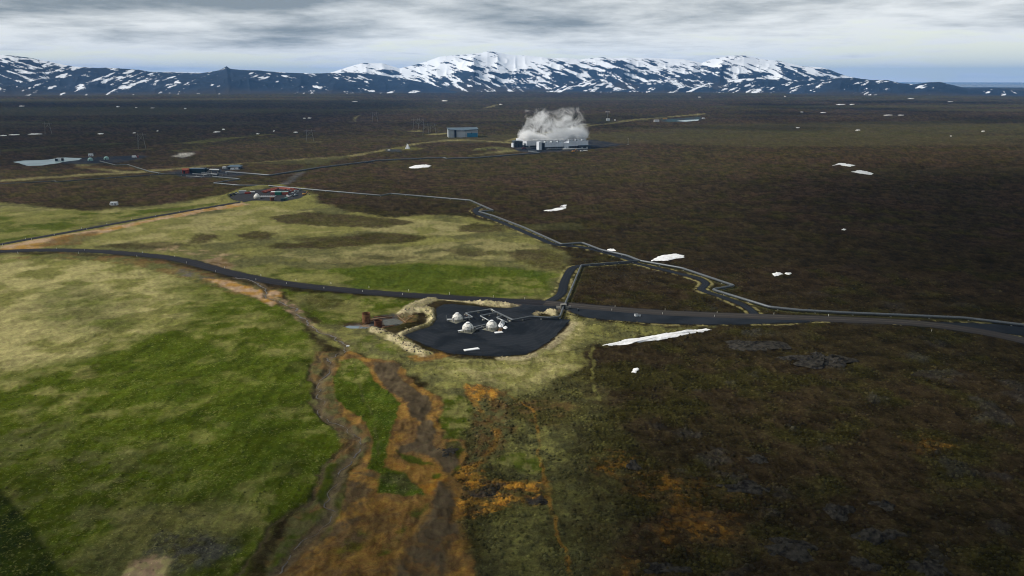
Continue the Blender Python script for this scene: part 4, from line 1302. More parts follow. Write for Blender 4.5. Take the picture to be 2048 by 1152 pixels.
for k, (px0, py0, px1, py1, lab) in enumerate(((797, 634, 812, 646, 'pale timber lying across the debris hollow'), (812, 643, 826, 633, 'thin timber crossing the end of the pale one'),
                                               (802, 642, 822, 637, 'brown timber in the middle of the debris hollow'), (795, 636, 806, 630, 'short reddish timber at the back of the debris hollow'))):
    a, b = ground_pt(px0, py0), ground_pt(px1, py1)
    L = math.hypot(b[0] - a[0], b[1] - a[1])
    o = MB().box(0, 0, 0, L, .3, .25).build('timber', M_TIMBER, bevel=.02)
    o.location = ((a[0] + b[0]) / 2, (a[1] + b[1]) / 2, .15 + .26 * k)
    o.rotation_euler = (0, 0, math.atan2(b[1] - a[1], b[0] - a[0]))
    tag(o, lab, 'timber')
MBb = GP([(766, 640.5), (792, 637.5), (813, 647.5), (770, 652)], -.6)
tag(MB().prism([tuple(p) for p in MBb], -.95, -.42).build('gravel_bed', mat('basin_gravel', (.10, .105, .095), .95, 0, .45, 1.2, .05)), 'square bed of grey gravel behind the short rusty drum', 'gravel bed')
x, y = ground_pt(696, 691.5)
tag(MB().box(0, 0, 0, 1.5, .8, .5).box(.1, 0, .5, .9, .5, .15).build('white_block', M_WHITE, bevel=.05), 'small white block beside the stream bend', 'block').location = (x, y, ground_z(x, y))

# roadside boxes
for px, py, s, lab in ((1272.5, 632.5, 1.5, 'larger white box on the black gravel lay-by'), (1279, 632.5, 1.1, 'smaller white box on the black gravel lay-by')):
    x, y = ground_pt(px, py)
    t_ = thing('utility_box', lab, 'box', (x, y), .2)
    MB().box(0, 0, .02, s, s * .8, s * .8).build('body', M_WHITE, t_, bevel=.04)
    MB().box(0, 0, .02 + s * .8, s * 1.08, s * .9, .1).build('lid', M_STEEL, t_)
x, y = ground_pt(1156, 621.5)
t_ = thing('bollard', 'squat black bollard on the gravel by the culvert', 'bollard', (x, y))
MB().cyl((0, 0, 0), (0, 0, .9), .5, .42, 12).build('post', M_BLACK, t_)
MB().cyl((0, 0, .9), (0, 0, 1.05), .55, .5, 12).build('cap', M_STEELD, t_)

# marker posts
FAR_P = [(51, 478), (108.6, 470), (163.5, 457), (214, 448), (263.6, 439), (311, 432), (358.6, 423.5)]
NEAR_P2 = [(5, 490), (63, 479), (174, 459)]
UP = [(113, 498), (169, 501), (285.5, 506), (349, 513.5), (449, 536), (522, 551), (592, 561), (662, 567.5), (738, 575), (817.5, 582), (899, 588), (986.6, 594), (1049.5, 598), (1230, 614), (1330, 620.5), (1434, 626), (1547.6, 629), (1657, 632)]
LOW = [(36, 506), (157, 506), (274, 513), (373, 526), (431, 543), (512, 560), (573, 568), (648, 577), (725, 584), (805, 590), (1223.6, 621), (1325, 628.5), (1428.7, 633.5), (1863, 663)]
post_me = MB().box(0, 0, -.4, .22, .12, 1.65).box(0, 0, 1.0, .225, .125, .14).build('marker_post', M_POST)
pm = post_me.data
bpy.data.objects.remove(post_me)
for lst, where in ((FAR_P, 'on the far side of the narrow road'), (NEAR_P2, 'on the near side of the narrow road'), (UP, 'on the far side of the main road'), (LOW, 'on the near side of the main road')):
    for k, (px, py) in enumerate(lst):
        x, y = ground_pt(px, py + 1)
        o = bpy.data.objects.new('marker_post', pm)
        C.objects.link(o)
        o.location = (x, y, 0)
        o.rotation_euler = (0, 0, .1 * k)
        tag(o, 'thin white marker post %s, %s from the left' % (where, ORD[k]), 'marker post', 'white marker posts along the roads')


# ------------------------------------------------------------------ snow patches
def snow(pts, label, h=.25, seed=0, group='snow patches on the heath', name='snow_patch'):
    P = GP(pts)
    if len(P) > 2:
        n = len(P)
        Q = []
        for i in range(n):
            a, b = P[i], P[(i + 1) % n]
            m_ = 10
            Q += [a + (b - a) * k / m_ for k in range(m_)]
        Q = np.array(Q)
        d = np.linalg.norm(P.max(0) - P.min(0))
        Z_ = np.roll(P, -1, 0)
        ar_ = abs(np.sum(P[:, 0] * Z_[:, 1] - Z_[:, 0] * P[:, 1])) / 2
        wd_ = 2 * ar_ / np.sum(np.linalg.norm(Z_ - P, axis=1)) / d
        for fr, am in ((8, wd_ * .22), (22, wd_ * .16), (55, wd_ * .12)):
            Q += (np.stack([vn(Q[:, 0] * fr / d + seed, Q[:, 1] * fr / d, 3), vn(Q[:, 0] * fr / d, Q[:, 1] * fr / d + seed, 4)], 1) - .5) * d * am
    cen = Q.mean(0)
    v, f = [], []
    N = len(Q)
    gz = ground_z(*cen)
    for i, (s, z) in enumerate(((1.06, -.35), (1.0, .06), (.9, .6), (.6, .9), (.25, 1.0))):
        q = cen + (Q - cen) * s
        zz = np.maximum(H[gz_many(q)], gz - .4) + h * .7 * z + .16
        v += [(a, b, c_ + (vn(np.array(a * .7), np.array(b * .7), 9) - .5) * h * .2) for (a, b), c_ in zip(q, zz)]
    for i in range(4):
        f += [(i * N + k, i * N + (k + 1) % N, (i + 1) * N + (k + 1) % N, (i + 1) * N + k) for k in range(N)]
    f.append(tuple(4 * N + k for k in range(N)))
    return tag(MB().add(v, f).build(name, M_SNOW, smooth=True), label, 'snow', group)


snow([(1210, 689.5), (1260, 687), (1330, 676), (1400, 664), (1419, 660), (1405, 658), (1370, 661.5), (1330, 666), (1270, 677), (1225, 685)], 'long curved white snow bank below the gravel lay-by', .5, 1)
snow([(1263, 745), (1266, 740), (1275, 737.5), (1278, 741), (1271, 746)], 'small lone snow patch on dark heath below the long snow bank', .4, 2)
snow([(1302, 523), (1320, 513.5), (1350, 508), (1366, 511.5), (1366, 516), (1330, 522)], 'large white snow patch just behind the pipeline junction', .6, 3)
snow([(1213, 500), (1220, 497.5), (1228, 499), (1231, 503), (1216, 502)], 'small snow heap touching the far side of the pipeline', .7, 4)
snow([(1088, 421.5), (1110, 417), (1131, 415.5), (1130, 418.5), (1100, 422.5)], 'slim snow patch on the dark heath right of the pipeline zigzag', .5, 5)
snow([(1120, 413.5), (1128, 411.5), (1134, 411.5), (1130, 414)], 'tiny snow fleck just above the slim snow patch', .4, 6)
snow([(818, 336), (830, 332), (850, 330), (863, 332), (855, 334.5), (835, 336)], 'pointed snow patch between the two pipelines', .8, 7)
snow([(1666, 331), (1678, 327), (1695, 328), (1711, 330), (1700, 333), (1680, 330)], 'ragged snow patch, upper of the pair on the right hand plain', .8, 8)
snow([(1704, 342), (1720, 339.5), (1736, 342), (1746, 346), (1738, 348), (1718, 345)], 'ragged snow patch, lower of the pair on the right hand plain', .8, 9)
snow([(1544, 547.5), (1552, 545), (1562, 546), (1565, 549), (1550, 551)], 'ragged snow scrap on the heath, the left of two close together', .5, 10)
snow([(1569, 547), (1576, 545), (1583, 546), (1578, 549.5)], 'ragged snow scrap on the heath, the right of two close together', .5, 11)
snow([(1683, 461), (1687, 459.5), (1692, 460), (1689, 462)], 'single tiny snow speck on the open heath below the ragged pair', .5, 12)
FLECK = [(1766, 1786, 230), (1796, 1808, 230), (1672, 1691, 209), (1699, 1709, 209), (1600, 1607, 224.5), (1641, 1652, 224.5), (1592, 1600, 255), (1711, 1721, 261), (1962, 1970, 263), (1900, 1904, 271.5),
         (1816, 1828, 197.6), (1895, 1907, 203.7), (1396, 1403, 194.5), (1568, 1573, 192.5), (38, 50, 212), (232, 239, 213), (270, 275, 215), (301, 309, 216), (368, 373, 217), (606, 612, 237.5), (615, 623, 237),
         (426, 441, 264.5), (444, 450, 258), (587, 596, 264), (546, 550, 261.5), (55, 84, 267.5), (17, 39, 269), (0, 14, 270.5), (195, 207, 266.5), (265, 272, 265.6), (313, 317, 261), (512, 519, 267), (704, 716, 203),
         (883, 895, 202), (998, 1005, 209)]
random.seed(11)
rows = {}
for k, (xa, xb, yy) in enumerate(sorted(FLECK)):
    row = 'on the far plain left of the plant' if xb < 800 and yy > 195 else 'on the plain right of the plant' if xa > 1150 and yy > 195 else 'at the foot of the mountains'
    rows[row] = rows.get(row, -1) + 1
    w_ = (xb - xa)
    t1, t2 = .45 + random.random() * .5, .3 + random.random() * .5
    th = .75 + .03 * w_ + random.random() * .5
    snow([(xa, yy + .3 * t1), (xa + w_ * .3, yy - th * .5), (xa + w_ * .7, yy - th * .35 * t1), (xb, yy - .1), (xb - w_ * .25, yy + th * .5 * t2), (xa + w_ * .35, yy + th * .4)],
         'small distant snow fleck %s, %s from the left' % (row, ORD[rows[row]]), 1.2, 20 + k, 'distant snow flecks on the plain')

# ------------------------------------------------------------------ power plant
PRZ = math.atan2(26, 75)
po = ground_pt(1088, 299.8)                                  # near left corner of the cooling tower row
pc_, ps_ = math.cos(PRZ), math.sin(PRZ)


def plant(u_, v_):
    return (po[0] + u_ * pc_ - v_ * ps_, po[1] + u_ * ps_ + v_ * pc_)


def cooling_tower(label, u0, L, D, hb, ht):
    t_ = thing('cooling_tower', label, 'cooling tower', plant(u0, 0), PRZ, 'cooling towers of the power plant')
    MB().box(L / 2, D / 2, 0, L - 1.2, D - 1.2, hb).build('air_inlet', M_DARK, t_)
    for k in range(int(L / 4.2)):
        MB().box(2.0 + k * 4.2, .45, 0, .5, .5, hb).build('column', M_CONC, t_)
    for k in range(3):
        MB().box(L / 2, .30, .8 + k * hb / 3.4, L - 1.4, .25, .22).build('louvre', M_STEELD, t_)
    MB().box(L / 2, D / 2, hb, L, D, ht - hb).build('casing', M_CLADW, t_)
    for k in range(1, int(L / 6)):
        MB().box(k * 6, -.03, hb + .1, .12, .06, ht - hb - .2).build('casing_rib', M_GREYW, t_)
    MB().box(L / 2, .1, ht, L, .15, .9).build('parapet', M_CLADW, t_)
    n = 3
    for k in range(n):
        cx = L * (k + .5) / n
        st = MB().lathe([(5.0, ht), (4.6, ht + 1.4), (4.7, ht + 2.8), (4.4, ht + 2.8), (4.2, ht)], 24, cx, D * .5).build('fan_stack', M_GREYW, t_, smooth=True)
        MB().box(cx, D * .5, ht + 1.3, 8.2, .8, .2).box(cx, D * .5, ht + 1.3, .8, 8.2, .2).build('fan', M_STEELD, st)
        MB().box(cx - L / n * .3, 1.2, ht, 1.3, 1.3, 2.6).cyl((cx - L / n * .3, 1.2, ht), (cx - L / n * .3, 1.2, ht + 5.0), .22).build('fan_motor', M_STEELD, t_)
    return t_


cooling_tower('white cooling tower block with dark louvred base, the left one of the row', 1.5, 34, 15, 4.6, 11.0)
cooling_tower('white cooling tower block with dark louvred base, the right one of the row', 44.5, 36, 15, 5.0, 12.6)
t_ = thing('stair_tower', 'tall white panel block between the two cooling towers', 'stair tower', plant(36.2, 0), PRZ)
MB().box(4, 6, 0, 7.8, 13, 10.6).build('wall', M_CLADW, t_)
MB().box(4, -.52, .1, 1.4, .1, 2.6).build('door', M_DARK, t_)
t_ = thing('stair_tower', 'slim black and white end tower at the left of the cooling towers', 'stair tower', plant(-9.5, 0), PRZ)
MB().box(2.6, 5, 0, 5.0, 11, 13.2).build('white_wall', M_CLADW, t_)
MB().box(7.9, 5, 0, 5.4, 10.6, 11.8).build('dark_wall', M_DARK, t_)
MB().box(7.9, -.38, 1, 1.2, .1, 9).build('slot_window', M_GLASS, t_)
t_ = thing('annex_building', 'low black building at the right end of the cooling towers', 'building', plant(62, -5), PRZ)
MB().box(10.5, 2.4, 0, 21, 4.6, 5.8).build('wall', M_DARK, t_)
MB().box(10.5, 2.4, 5.8, 21.6, 5.2, .3).build('roof', M_BLUEG, t_)
MB().box(5, .06, .1, 3.2, .1, 3.4).build('gate', M_GREYW, t_)
MB().box(14, .06, .1, 3.2, .1, 3.4).build('gate', M_GREYW, t_)
# turbine hall behind, long side parallel to the towers
hx, hy = ground_pt(1053.5, 294.5)
t_ = thing('turbine_hall', 'large white flat roofed turbine hall half hidden by steam', 'power plant', (hx, hy), PRZ)
MB().box(39, 27, 0, 78, 54, 2.6).build('plinth', M_DARK, t_)
MB().box(39, 27, 2.6, 79, 55, 8.6).build('wall', M_CLADW, t_)
ro = MB().box(39, 27, 11.2, 79.6, 55.6, .5).build('roof', M_WHITE, t_)
for k in range(4):
    MB().box(14 + k * 15, 27, 11.7, 4, 8, 1.2).build('roof_vent', M_GREYW, ro)
for k in range(1, 10):
    MB().box(k * 8, -.55, 2.8, .14, .1, 8.2).build('wall_rib', M_GREYW, t_)
for k in range(1, 7):
    MB().box(-.55, k * 8, 2.8, .1, .14, 8.2).build('wall_rib', M_GREYW, t_)
MB().box(4.6, -.03, .05, 3.2, .08, 2.4).build('door', M_GREYW, t_)
MB().box(22, .0, .05, 3, .1, 2.2).build('door', M_GREYW, t_)
t_ = thing('annex_building', 'black flat roofed annex at the left end of the turbine hall', 'building', ground_pt(1028, 294.8), PRZ)
MB().box(8.2, 6, 0, 15.6, 12, 10.4).build('wall', M_DARK, t_)
MB().box(8.2, 6, 10.4, 16.2, 12.6, .4).build('roof', M_BLUEG, t_)
MB().box(8.4, -.06, .1, 2.6, .1, 5.0).build('door', M_BLACK, t_)
MB().box(-.9, 4, 0, 2.0, 9, 7.2).build('side_bay', M_CLADW, t_)
MB().box(3.6, -.06, 5.6, 4, .1, 1.6).build('window', M_GLASS, t_)
# pipework in front of the towers
a, b = plant(2, -7), plant(66, -6)
pipeline('straight grey header pipe in front of the cooling towers', [a, b], .8, 1.6, 12, name='header_pipe', cat='pipe')
a, b = plant(30, -9), plant(74, -13)
pipeline('pale header pipe farther out in front of the cooling towers', [a, b], .7, 1.2, 12, m=mat('pale_pipe', (.55, .57, .56), .5, .2), name='header_pipe', cat='pipe')


def vehicle(label, cat, px, py, rz, m, L=5.0, Wd=2.0, h=1.9, van=False, s=1.0):
    t_ = thing(cat.replace(' ', '_'), label, cat, ground_pt(px, py), rz)
    L, Wd, h = L * s, Wd * s, h * s
    bd = MB().box(0, 0, .45 * s, L, Wd, h * .42, 0, .97)
    if van:
        bd.box(-L * .08, 0, .45 * s + h * .42, L * .82, Wd * .95, h * .5, 0, .93)
    bd.build('body', m, t_, bevel=.06)
    if not van:
        MB().box(L * .04, 0, .45 * s + h * .42, L * .42, Wd * .9, h * .42, 0, .82).build('cab', M_GLASS, t_)
    else:
        MB().box(L * .36, 0, .5 * s + h * .5, L * .12, Wd * .9, h * .3).build('windscreen', M_GLASS, t_)
    for a_ in (-.31, .31):
        for b_ in (-1, 1):
            MB().cyl((L * a_, b_ * Wd * .38, .4 * s), (L * a_, b_ * Wd * .51, .4 * s), .42 * s, n=10).build('wheel', M_TYRE, t_)
    return t_


def excavator(label, px, py, rz, s=1.0, m=M_YEL):
    t_ = thing('excavator', label, 'excavator', ground_pt(px, py), rz)
    for b_ in (-1, 1):
        MB().box(0, b_ * 1.2 * s, 0, 4.2 * s, .7 * s, .9 * s).build('track', M_TYRE, t_, bevel=.15)
    MB().box(-.3 * s, 0, 1.0 * s, 4.0 * s, 2.7 * s, 1.3 * s).build('body', m, t_, bevel=.1)
    MB().box(.9 * s, .7 * s, 2.3 * s, 1.5 * s, 1.2 * s, 1.4 * s).build('cab', M_GLASS, t_)
    MB().tube([(1.5 * s, -.2, 1.8 * s), (3.4 * s, -.2, 4.4 * s), (5.4 * s, -.2, 3.2 * s), (6.2 * s, -.2, 1.0 * s)], .28 * s, 6).build('boom', m, t_)
    MB().box(6.0 * s, -.2, .3 * s, 1.2 * s, 1.3 * s, .9 * s).build('bucket', M_STEELD, t_)
    return t_


excavator('yellow digger parked on the heath edge before the power plant', 1147, 304.5, .3, 1.1)
vehicle('white pickup parked beside the yellow digger', 'pickup truck', 1164, 303, .2, M_WHITE, s=1.2)
vehicle('second white pickup, farther right from the digger', 'pickup truck', 1171, 302, -.3, M_WHITE, s=1.2)
vehicle('dark red van in front of the black annex', 'van', 1048, 298.6, .4, mat('maroon_paint', (.08, .012, .018), .4), van=True, L=6, h=2.6, s=1.2)

# ------------------------------------------------------------------ steam
sd_ = bpy.data.materials.new('steam_vapour')
sd_.use_nodes = True
t = NT(sd_.node_tree)
out = t.n('ShaderNodeOutputMaterial')
pv_ = t.n('ShaderNodeVolumePrincipled')
oc = t.n('ShaderNodeTexCoord').outputs['Object']
sx_ = t.n('ShaderNodeSeparateXYZ')
t.link(oc, sx_.inputs[0])
n1_ = t.noise(oc, .045, 6, .66, 1.1)
n2_ = t.noise(oc, .016, 2, .5)
hgt = t.math('DIVIDE', sx_.outputs[2], 66.0)
thr = t.math('ADD', t.math('MULTIPLY', hgt, .30), .25)
thr = t.math('SUBTRACT', thr, t.math('MULTIPLY', t.math('SUBTRACT', n2_, .5), .75))
ex = t.math('MULTIPLY', t.rng(t.math('ABSOLUTE', sx_.outputs[0]), 52, 68), .35)
ey = t.math('MULTIPLY', t.rng(t.math('ABSOLUTE', sx_.outputs[1]), 8, 22), .30)
et = t.math('MULTIPLY', t.rng(hgt, .80, 1.0), .4)
eb = t.math('MULTIPLY', t.rng(hgt, .10, .0), .25)
thr = t.math('ADD', t.math('ADD', thr, ex), t.math('ADD', t.math('ADD', ey, et), eb))
dn = t.rng(t.math('SUBTRACT', n1_, thr), .0, .48)
dn = t.math('MULTIPLY', dn, t.rng(hgt, .0, 1.0, 0.75, .085, False))
t.link(dn, pv_.inputs['Density'])
pv_.inputs['Color'].default_value = (.995, .997, 1, 1)
pv_.inputs['Anisotropy'].default_value = .1
t.link(pv_.outputs[0], out.inputs['Volume'])
sm = MB().box(0, 0, 0, 136, 46, 66).build('steam_cloud', sd_)
sp_ = plant(30, 33)
sm.location = (sp_[0], sp_[1], 11.5)
sm.rotation_euler = (0, 0, PRZ)
tag(sm, 'white billowing steam rising from the cooling towers', 'steam')

# ------------------------------------------------------------------ hangar
hg = thing('hangar', 'blue grey hangar with slanting roof left of the power plant', 'hangar', ground_pt(897, 275.2), .16)
MB().prism([(0, 0), (12, 0), (12, 30), (0, 30)], 0, 15.2).build('left_wall', M_GREYW, hg)
MB().box(14, 8, 0, 4, 20, 14.2).build('recess_dark', M_BLACK, hg)  # solid black block, the gap's shade put in as colour
MB().box(25, 16, 0, 18, 30, 11.8).build('front_wall', mat('silver_cladding', (.50, .53, .56), .45, .1, .1, .1), hg)
MB().box(47, 17, 0, 26, 30, 13.8).build('end_wall', M_GREYW, hg)
MB().box(48.6, 1.85, .2, 21.6, .3, 8.2).build('sliding_door', M_BLUE, hg)
MB().box(47.2, 1.7, 7.2, 1.2, .2, 2.2).build('window', M_GLASS, hg)
v_ = [(-.8, -1.2, 15.3), (30, -1.4, 13.6), (61, -1.0, 15.6), (61.4, 33, 17.6), (30, 33, 17.0), (-.8, 31, 17.0)]
v2 = [(a, b, c_ + .9) for a, b, c_ in v_]
MB().add(v_ + v2, [(0, 5, 4, 1), (1, 4, 3, 2), (6, 7, 10, 11), (7, 8, 9, 10), (0, 1, 7, 6), (1, 2, 8, 7), (2, 3, 9, 8), (3, 4, 10, 9), (4, 5, 11, 10), (5, 0, 6, 11)]).build('roof', M_BLUEG, hg)


# ------------------------------------------------------------------ boxes, cabins and containers
def container(label, px, py, L, Wd, h, rz, m, roof=None, cat='container', name='container', z=0.0, group=None):
    t_ = thing(name, label, cat, (*ground_pt(px, py), z), rz, group)
    MB().box(0, 0, .12, L, Wd, h - .12).build('body', m, t_, bevel=.05)
    for k in range(int(L / 1.2)):
        MB().box(-L / 2 + .8 + k * 1.2, -Wd / 2 - .04, .25, .25, .08, h - .5).build('side_rib', m, t_)
    MB().box(0, 0, h, L * 1.0, Wd * 1.0, .07).build('roof', roof or m, t_)
    MB().box(L / 2 + .04, 0, .2, .08, Wd * .86, h - .4).build('door', M_STEELD, t_)
    return t_


def cabin(label, px, py, L, Wd, h, rz, m=None):
    t_ = thing('cabin', label, 'cabin', ground_pt(px, py), rz)
    MB().box(0, 0, .1, L, Wd, h).build('wall', m or M_WHITE, t_)
    MB().add([(-L * .53, -Wd * .56, h + .05), (L * .53, -Wd * .56, h + .05), (L * .53, Wd * .56, h + .05), (-L * .53, Wd * .56, h + .05), (-L * .53, 0, h + .75), (L * .53, 0, h + .75)],
             [(0, 1, 5, 4), (2, 3, 4, 5), (1, 2, 5), (3, 0, 4), (3, 2, 1, 0)]).build('roof', M_GREYW, t_)
    MB().box(L * .2, -Wd / 2 - .04, .15, .9, .08, 2.0).build('door', M_STEELD, t_)
    MB().box(-L * .2, -Wd / 2 - .04, 1.1, 1.1, .08, .9).build('window', M_GLASS, t_)
    return t_


cabin('small white hut on the heath above the green meadow', 229, 410.5, 6.0, 3.4, 2.7, .12)
x, y = ground_pt(220.5, 409.5)
t_ = thing('water_tank', 'tiny white tank left of the heath hut', 'tank', (x, y))
MB().cyl((0, 0, 0), (0, 0, 1.1), .55).build('drum', M_WHITE, t_)
MB().cyl((0, 0, 1.1), (0, 0, 1.25), .3).build('cap', M_GREYW, t_)
cabin('white hut above the far turquoise pond', 182, 312.5, 6.0, 4.0, 3.4, .1)
container('white container at the end of the milky pond', 119, 321.5, 7, 4, 4.0, .1, M_WHITE)
container('black container just left of the pond container', 113.5, 321.8, 3.2, 3, 3.0, .1, M_BLACK)
container('black container just right of the pond container', 125, 321.5, 3.2, 3, 3.4, .1, M_BLACK)
for px, py, lab in ((181, 321.5, 'small teal dome on the far grey borehole pad, the left one'), (213, 319.0, 'small teal dome on the far grey borehole pad, the right one')):
    t_ = thing('borehole_dome', lab, 'dome', ground_pt(px, py), 0, 'teal borehole domes')
    MB().lathe([(3.6, 0), (3.6, 1.2), (3.3, 2.6), (2.4, 3.8), (1.2, 4.5), (.1, 4.7)], 14).build('shell', M_TEAL, t_)
    MB().box(0, -3.5, 0, 1.4, .4, 2.2).build('door', M_DARK, t_)
vehicle('white lorry with red load on the far borehole pad', 'lorry', 269, 315.6, .2, M_WHITE, van=True, L=7, h=3.2, s=1.0)
container('small red container behind the white lorry on the far pad', 275, 315.0, 4, 2.4, 2.4, .2, M_RED)
container('white container on the far turquoise works site', 1313, 243.8, 14, 6, 5.5, 0, M_WHITE)
container('low orange skip on the distant works site', 1330, 238.8, 12, 6, 3.0, 0, M_YEL, cat='skip', name='skip')
container('white shed by the far track under the tall mast', 1216, 241.5, 10, 8, 6, 0, M_WHITE, cat='shed', name='shed')
container('tiny white box beside the shed under the tall mast', 1230, 241.5, 4, 4, 4, 0, M_WHITE, cat='box', name='utility_box')
vehicle('white van at the right end of the distant works site', 'van', 1407, 238.2, 0, M_WHITE, van=True, L=9, h=4, Wd=4)

# tall mast with a flat head
t_ = thing('mast', 'tall thin mast with wide flat head behind the plant', 'mast', ground_pt(1215, 240))
MB().cyl((0, 0, 0), (0, 0, 22), .45, .35, 8).build('pole', M_GALV, t_)
MB().box(0, 0, 22, 13, 2.5, 1.4).build('head', M_WHITE, t_)
t_ = thing('mast', 'thin pale mast on the heath right of the plant yard', 'mast', ground_pt(1256, 289.5))
MB().cyl((0, 0, 0), (0, 0, 10.5), .3, .2, 8).build('pole', M_GALV, t_)
MB().box(0, 0, 0, 4, 1.5, .6).build('footing', M_CONC, t_)
MB().box(0, 0, 10.2, 1.2, .5, .5).build('lamp_head', M_WHITE, t_)
# white tripod rig by the plant road
t_ = thing('drill_tripod', 'white peaked rig standing alone on pale grass by the plant road', 'rig', ground_pt(815, 297.3))
MB().add([(-4, -3, 0), (3.6, -3, 0), (4, 3, 0), (-3, 3, 0), (1.2, 0, 7.6), (.2, .3, 7.4)], [(0, 1, 4, 5), (1, 2, 4), (2, 3, 5, 4), (3, 0, 5)]).build('cover', M_WHITE, t_)
for a in (0.3, 2.3, 4.4):
    MB().cyl((5.4 * math.cos(a), 4.5 * math.sin(a), 0), (-.6, 0, 9.5), .22, .15, 6).build('leg', M_GALV, t_)
container('small pale box on dark ground below the white rig', 778, 301.5, 4, 2.5, 2.2, 0, M_WHITE, cat='box', name='utility_box')

# ------------------------------------------------------------------ transmission pylons
def pylon_parts(t_, h, w_):
    for s in (-1, 1):
        MB().cyl((s * w_ * .55, 0, 0), (s * w_ * .32, 0, h), .24, .18, 6).build('leg', M_GALV, t_)
        MB().cyl((s * w_ * .75, 0, h * .86), (s * w_ * .75, 0, h * .74), .22, .22, 6).build('insulator', M_STEELD, t_)
    MB().box(0, 0, h * .86, w_ * 1.6, .3, .35).build('crossarm', M_GALV, t_)
    MB().cyl((-w_ * .44, 0, h * .45), (w_ * .34, 0, h * .86), .1, .1, 6).cyl((w_ * .44, 0, h * .45), (-w_ * .34, 0, h * .86), .1, .1, 6).build('brace', M_GALV, t_)
    MB().cyl((0, 0, h * .86), (0, 0, h * .74), .22, .22, 6).build('insulator', M_STEELD, t_)


for px, py, h, w_, lab in ((284, 298, 27, 11, 'grey two legged power pylon beyond the left borehole'), (620, 283, 23, 13, 'grey two legged power pylon alone in the middle of the plain'),
                           (832, 259, 26, 13, 'left one of the far group of pylons near the hangar'), (843, 257.5, 26, 13, 'right one of the far group of pylons near the hangar'),
                           (852, 270, 24, 12, 'nearest pylon of the far group on pale ground'), (866, 266.5, 20, 12, 'pylon between the far group and the hangar'), (750, 244, 28, 14, 'faint pylon far out on the plain'),
                           (97, 268, 26, 12, 'faint pylon near the snow flecks at the left edge')):
    t_ = thing('power_pylon', lab, 'pylon', ground_pt(px, py), .25, 'power pylons across the plain')
    pylon_parts(t_, h, w_)

# ------------------------------------------------------------------ separator station
sepd = [(395, 349), (420, 349), (448, 350)]
def drum(label, px0, px1, py, r, z, m=M_STEELD):
    a, b = ground_pt(px0, py), ground_pt(px1, py + .8)
    L = math.hypot(b[0] - a[0], b[1] - a[1])
    t_ = thing('separator_drum', label, 'separator', a, math.atan2(b[1] - a[1], b[0] - a[0]))
    MB().cyl((0, 0, z), (L, 0, z), r, n=14).build('shell', m, t_, smooth=False)
    MB().cyl((-r * .5, 0, z), (0, 0, z), r * .6, r, 14).cyl((L, 0, z), (L + r * .5, 0, z), r, r * .6, 14).build('end_cap', m, t_)
    for k in (.2, .8):
        MB().box(L * k, 0, 0, .6, r * 1.6, z - r * .7).build('saddle', M_CONC, t_)
    for k in (.3, .5, .7):
        MB().cyl((L * k, 0, z + r * .9), (L * k, 0, z + r + 1.2), .3, n=8).build('nozzle', M_STEEL, t_)
    return t_


drum('long grey separator drum, the left of two at the red roofed station', 399, 417, 344, 1.7, 3.6, M_STEEL)
drum('long grey separator drum, the right of two at the red roofed station', 421, 440, 345.3, 1.7, 3.4, M_STEEL)
drum('dark low drum in front of the separators', 404, 424, 350, 1.1, 2.0)
drum('short dark drum at the right front of the station', 424, 436, 352, 1.4, 2.0)
t_ = thing('station_building', 'dark teal station building behind the red shed', 'building', ground_pt(379, 346.2), -.1)
MB().box(9, 5, 0, 18, 9, 5.2).build('wall', mat('dark_teal_wall', (.022, .045, .05), .6), t_)
MB().box(9, 5, 5.2, 19, 10, .5).build('roof', M_BLUEG, t_)
MB().box(3, .45, .1, 2, .1, 3).build('door', M_BLACK, t_)
t_ = thing('red_shed', 'bright red shed at the left end of the separator station', 'shed', ground_pt(365, 347.2), .15)
MB().box(3.6, 3, 0, 7.6, 6, 4.6).build('wall', M_RED, t_)
MB().add([(-.4, -.4, 4.6), (7.8, -.4, 4.6), (7.8, 6.4, 4.6), (-.4, 6.4, 4.6), (-.4, 3, 6.2), (7.8, 3, 6.2)], [(0, 1, 5, 4), (2, 3, 4, 5), (1, 2, 5), (3, 0, 4), (3, 2, 1, 0)]).build('roof', M_REDD, t_)
MB().box(2.2, -.05, .1, 2.2, .1, 3.0).build('door', M_BLACK, t_)
pipeline('lower grey pipe along the front of the separator station', GP([(372, 352), (400, 353.5), (425, 353.5)], PZ), .5, every=15, name='header_pipe', cat='pipe')
pipeline('upper grey pipe linking the separator drums', GP([(385, 347.5), (415, 349.5), (452, 347), (452, 343.5)], 2.0), .5, 2.0, every=12, name='header_pipe', cat='pipe')
pipeline('thin pipe climbing from the station to the far blue building', GP([(405, 341), (430, 337.5), (444, 336.5)], PZ), .35, every=25, name='header_pipe', cat='pipe')
t_ = thing('station_building', 'low blue roofed building above the separator station', 'building', ground_pt(455, 338.6), .12)
MB().box(8, 6, 0, 16, 12, 3.2).build('wall', M_DARK, t_)
MB().add([(-1, -1, 3.2), (17, -1, 3.2), (17, 13, 3.2), (-1, 13, 3.2), (3, 6, 5.2), (14, 6, 5.2)], [(0, 1, 5, 4), (2, 3, 4, 5), (1, 2, 5), (3, 0, 4), (3, 2, 1, 0)]).build('roof', M_BLUEG, t_)
for k in range(3):
    MB().box(2.5 + k * 4, -.05, 1.0, 1.6, .1, 1.4).build('window', M_GLASS, t_)
vehicle('white truck left of the low blue roofed building', 'truck', 450, 337.8, .05, M_WHITE, van=True, L=6, h=2.8)
vehicle('white van parked before the low blue roofed building, the left one', 'van', 466, 340.0, .05, M_WHITE, van=True, L=6, h=2.4)
vehicle('white van parked before the low blue roofed building, the right one', 'van', 474, 339.8, .05, M_WHITE, van=True, L=6, h=2.4)

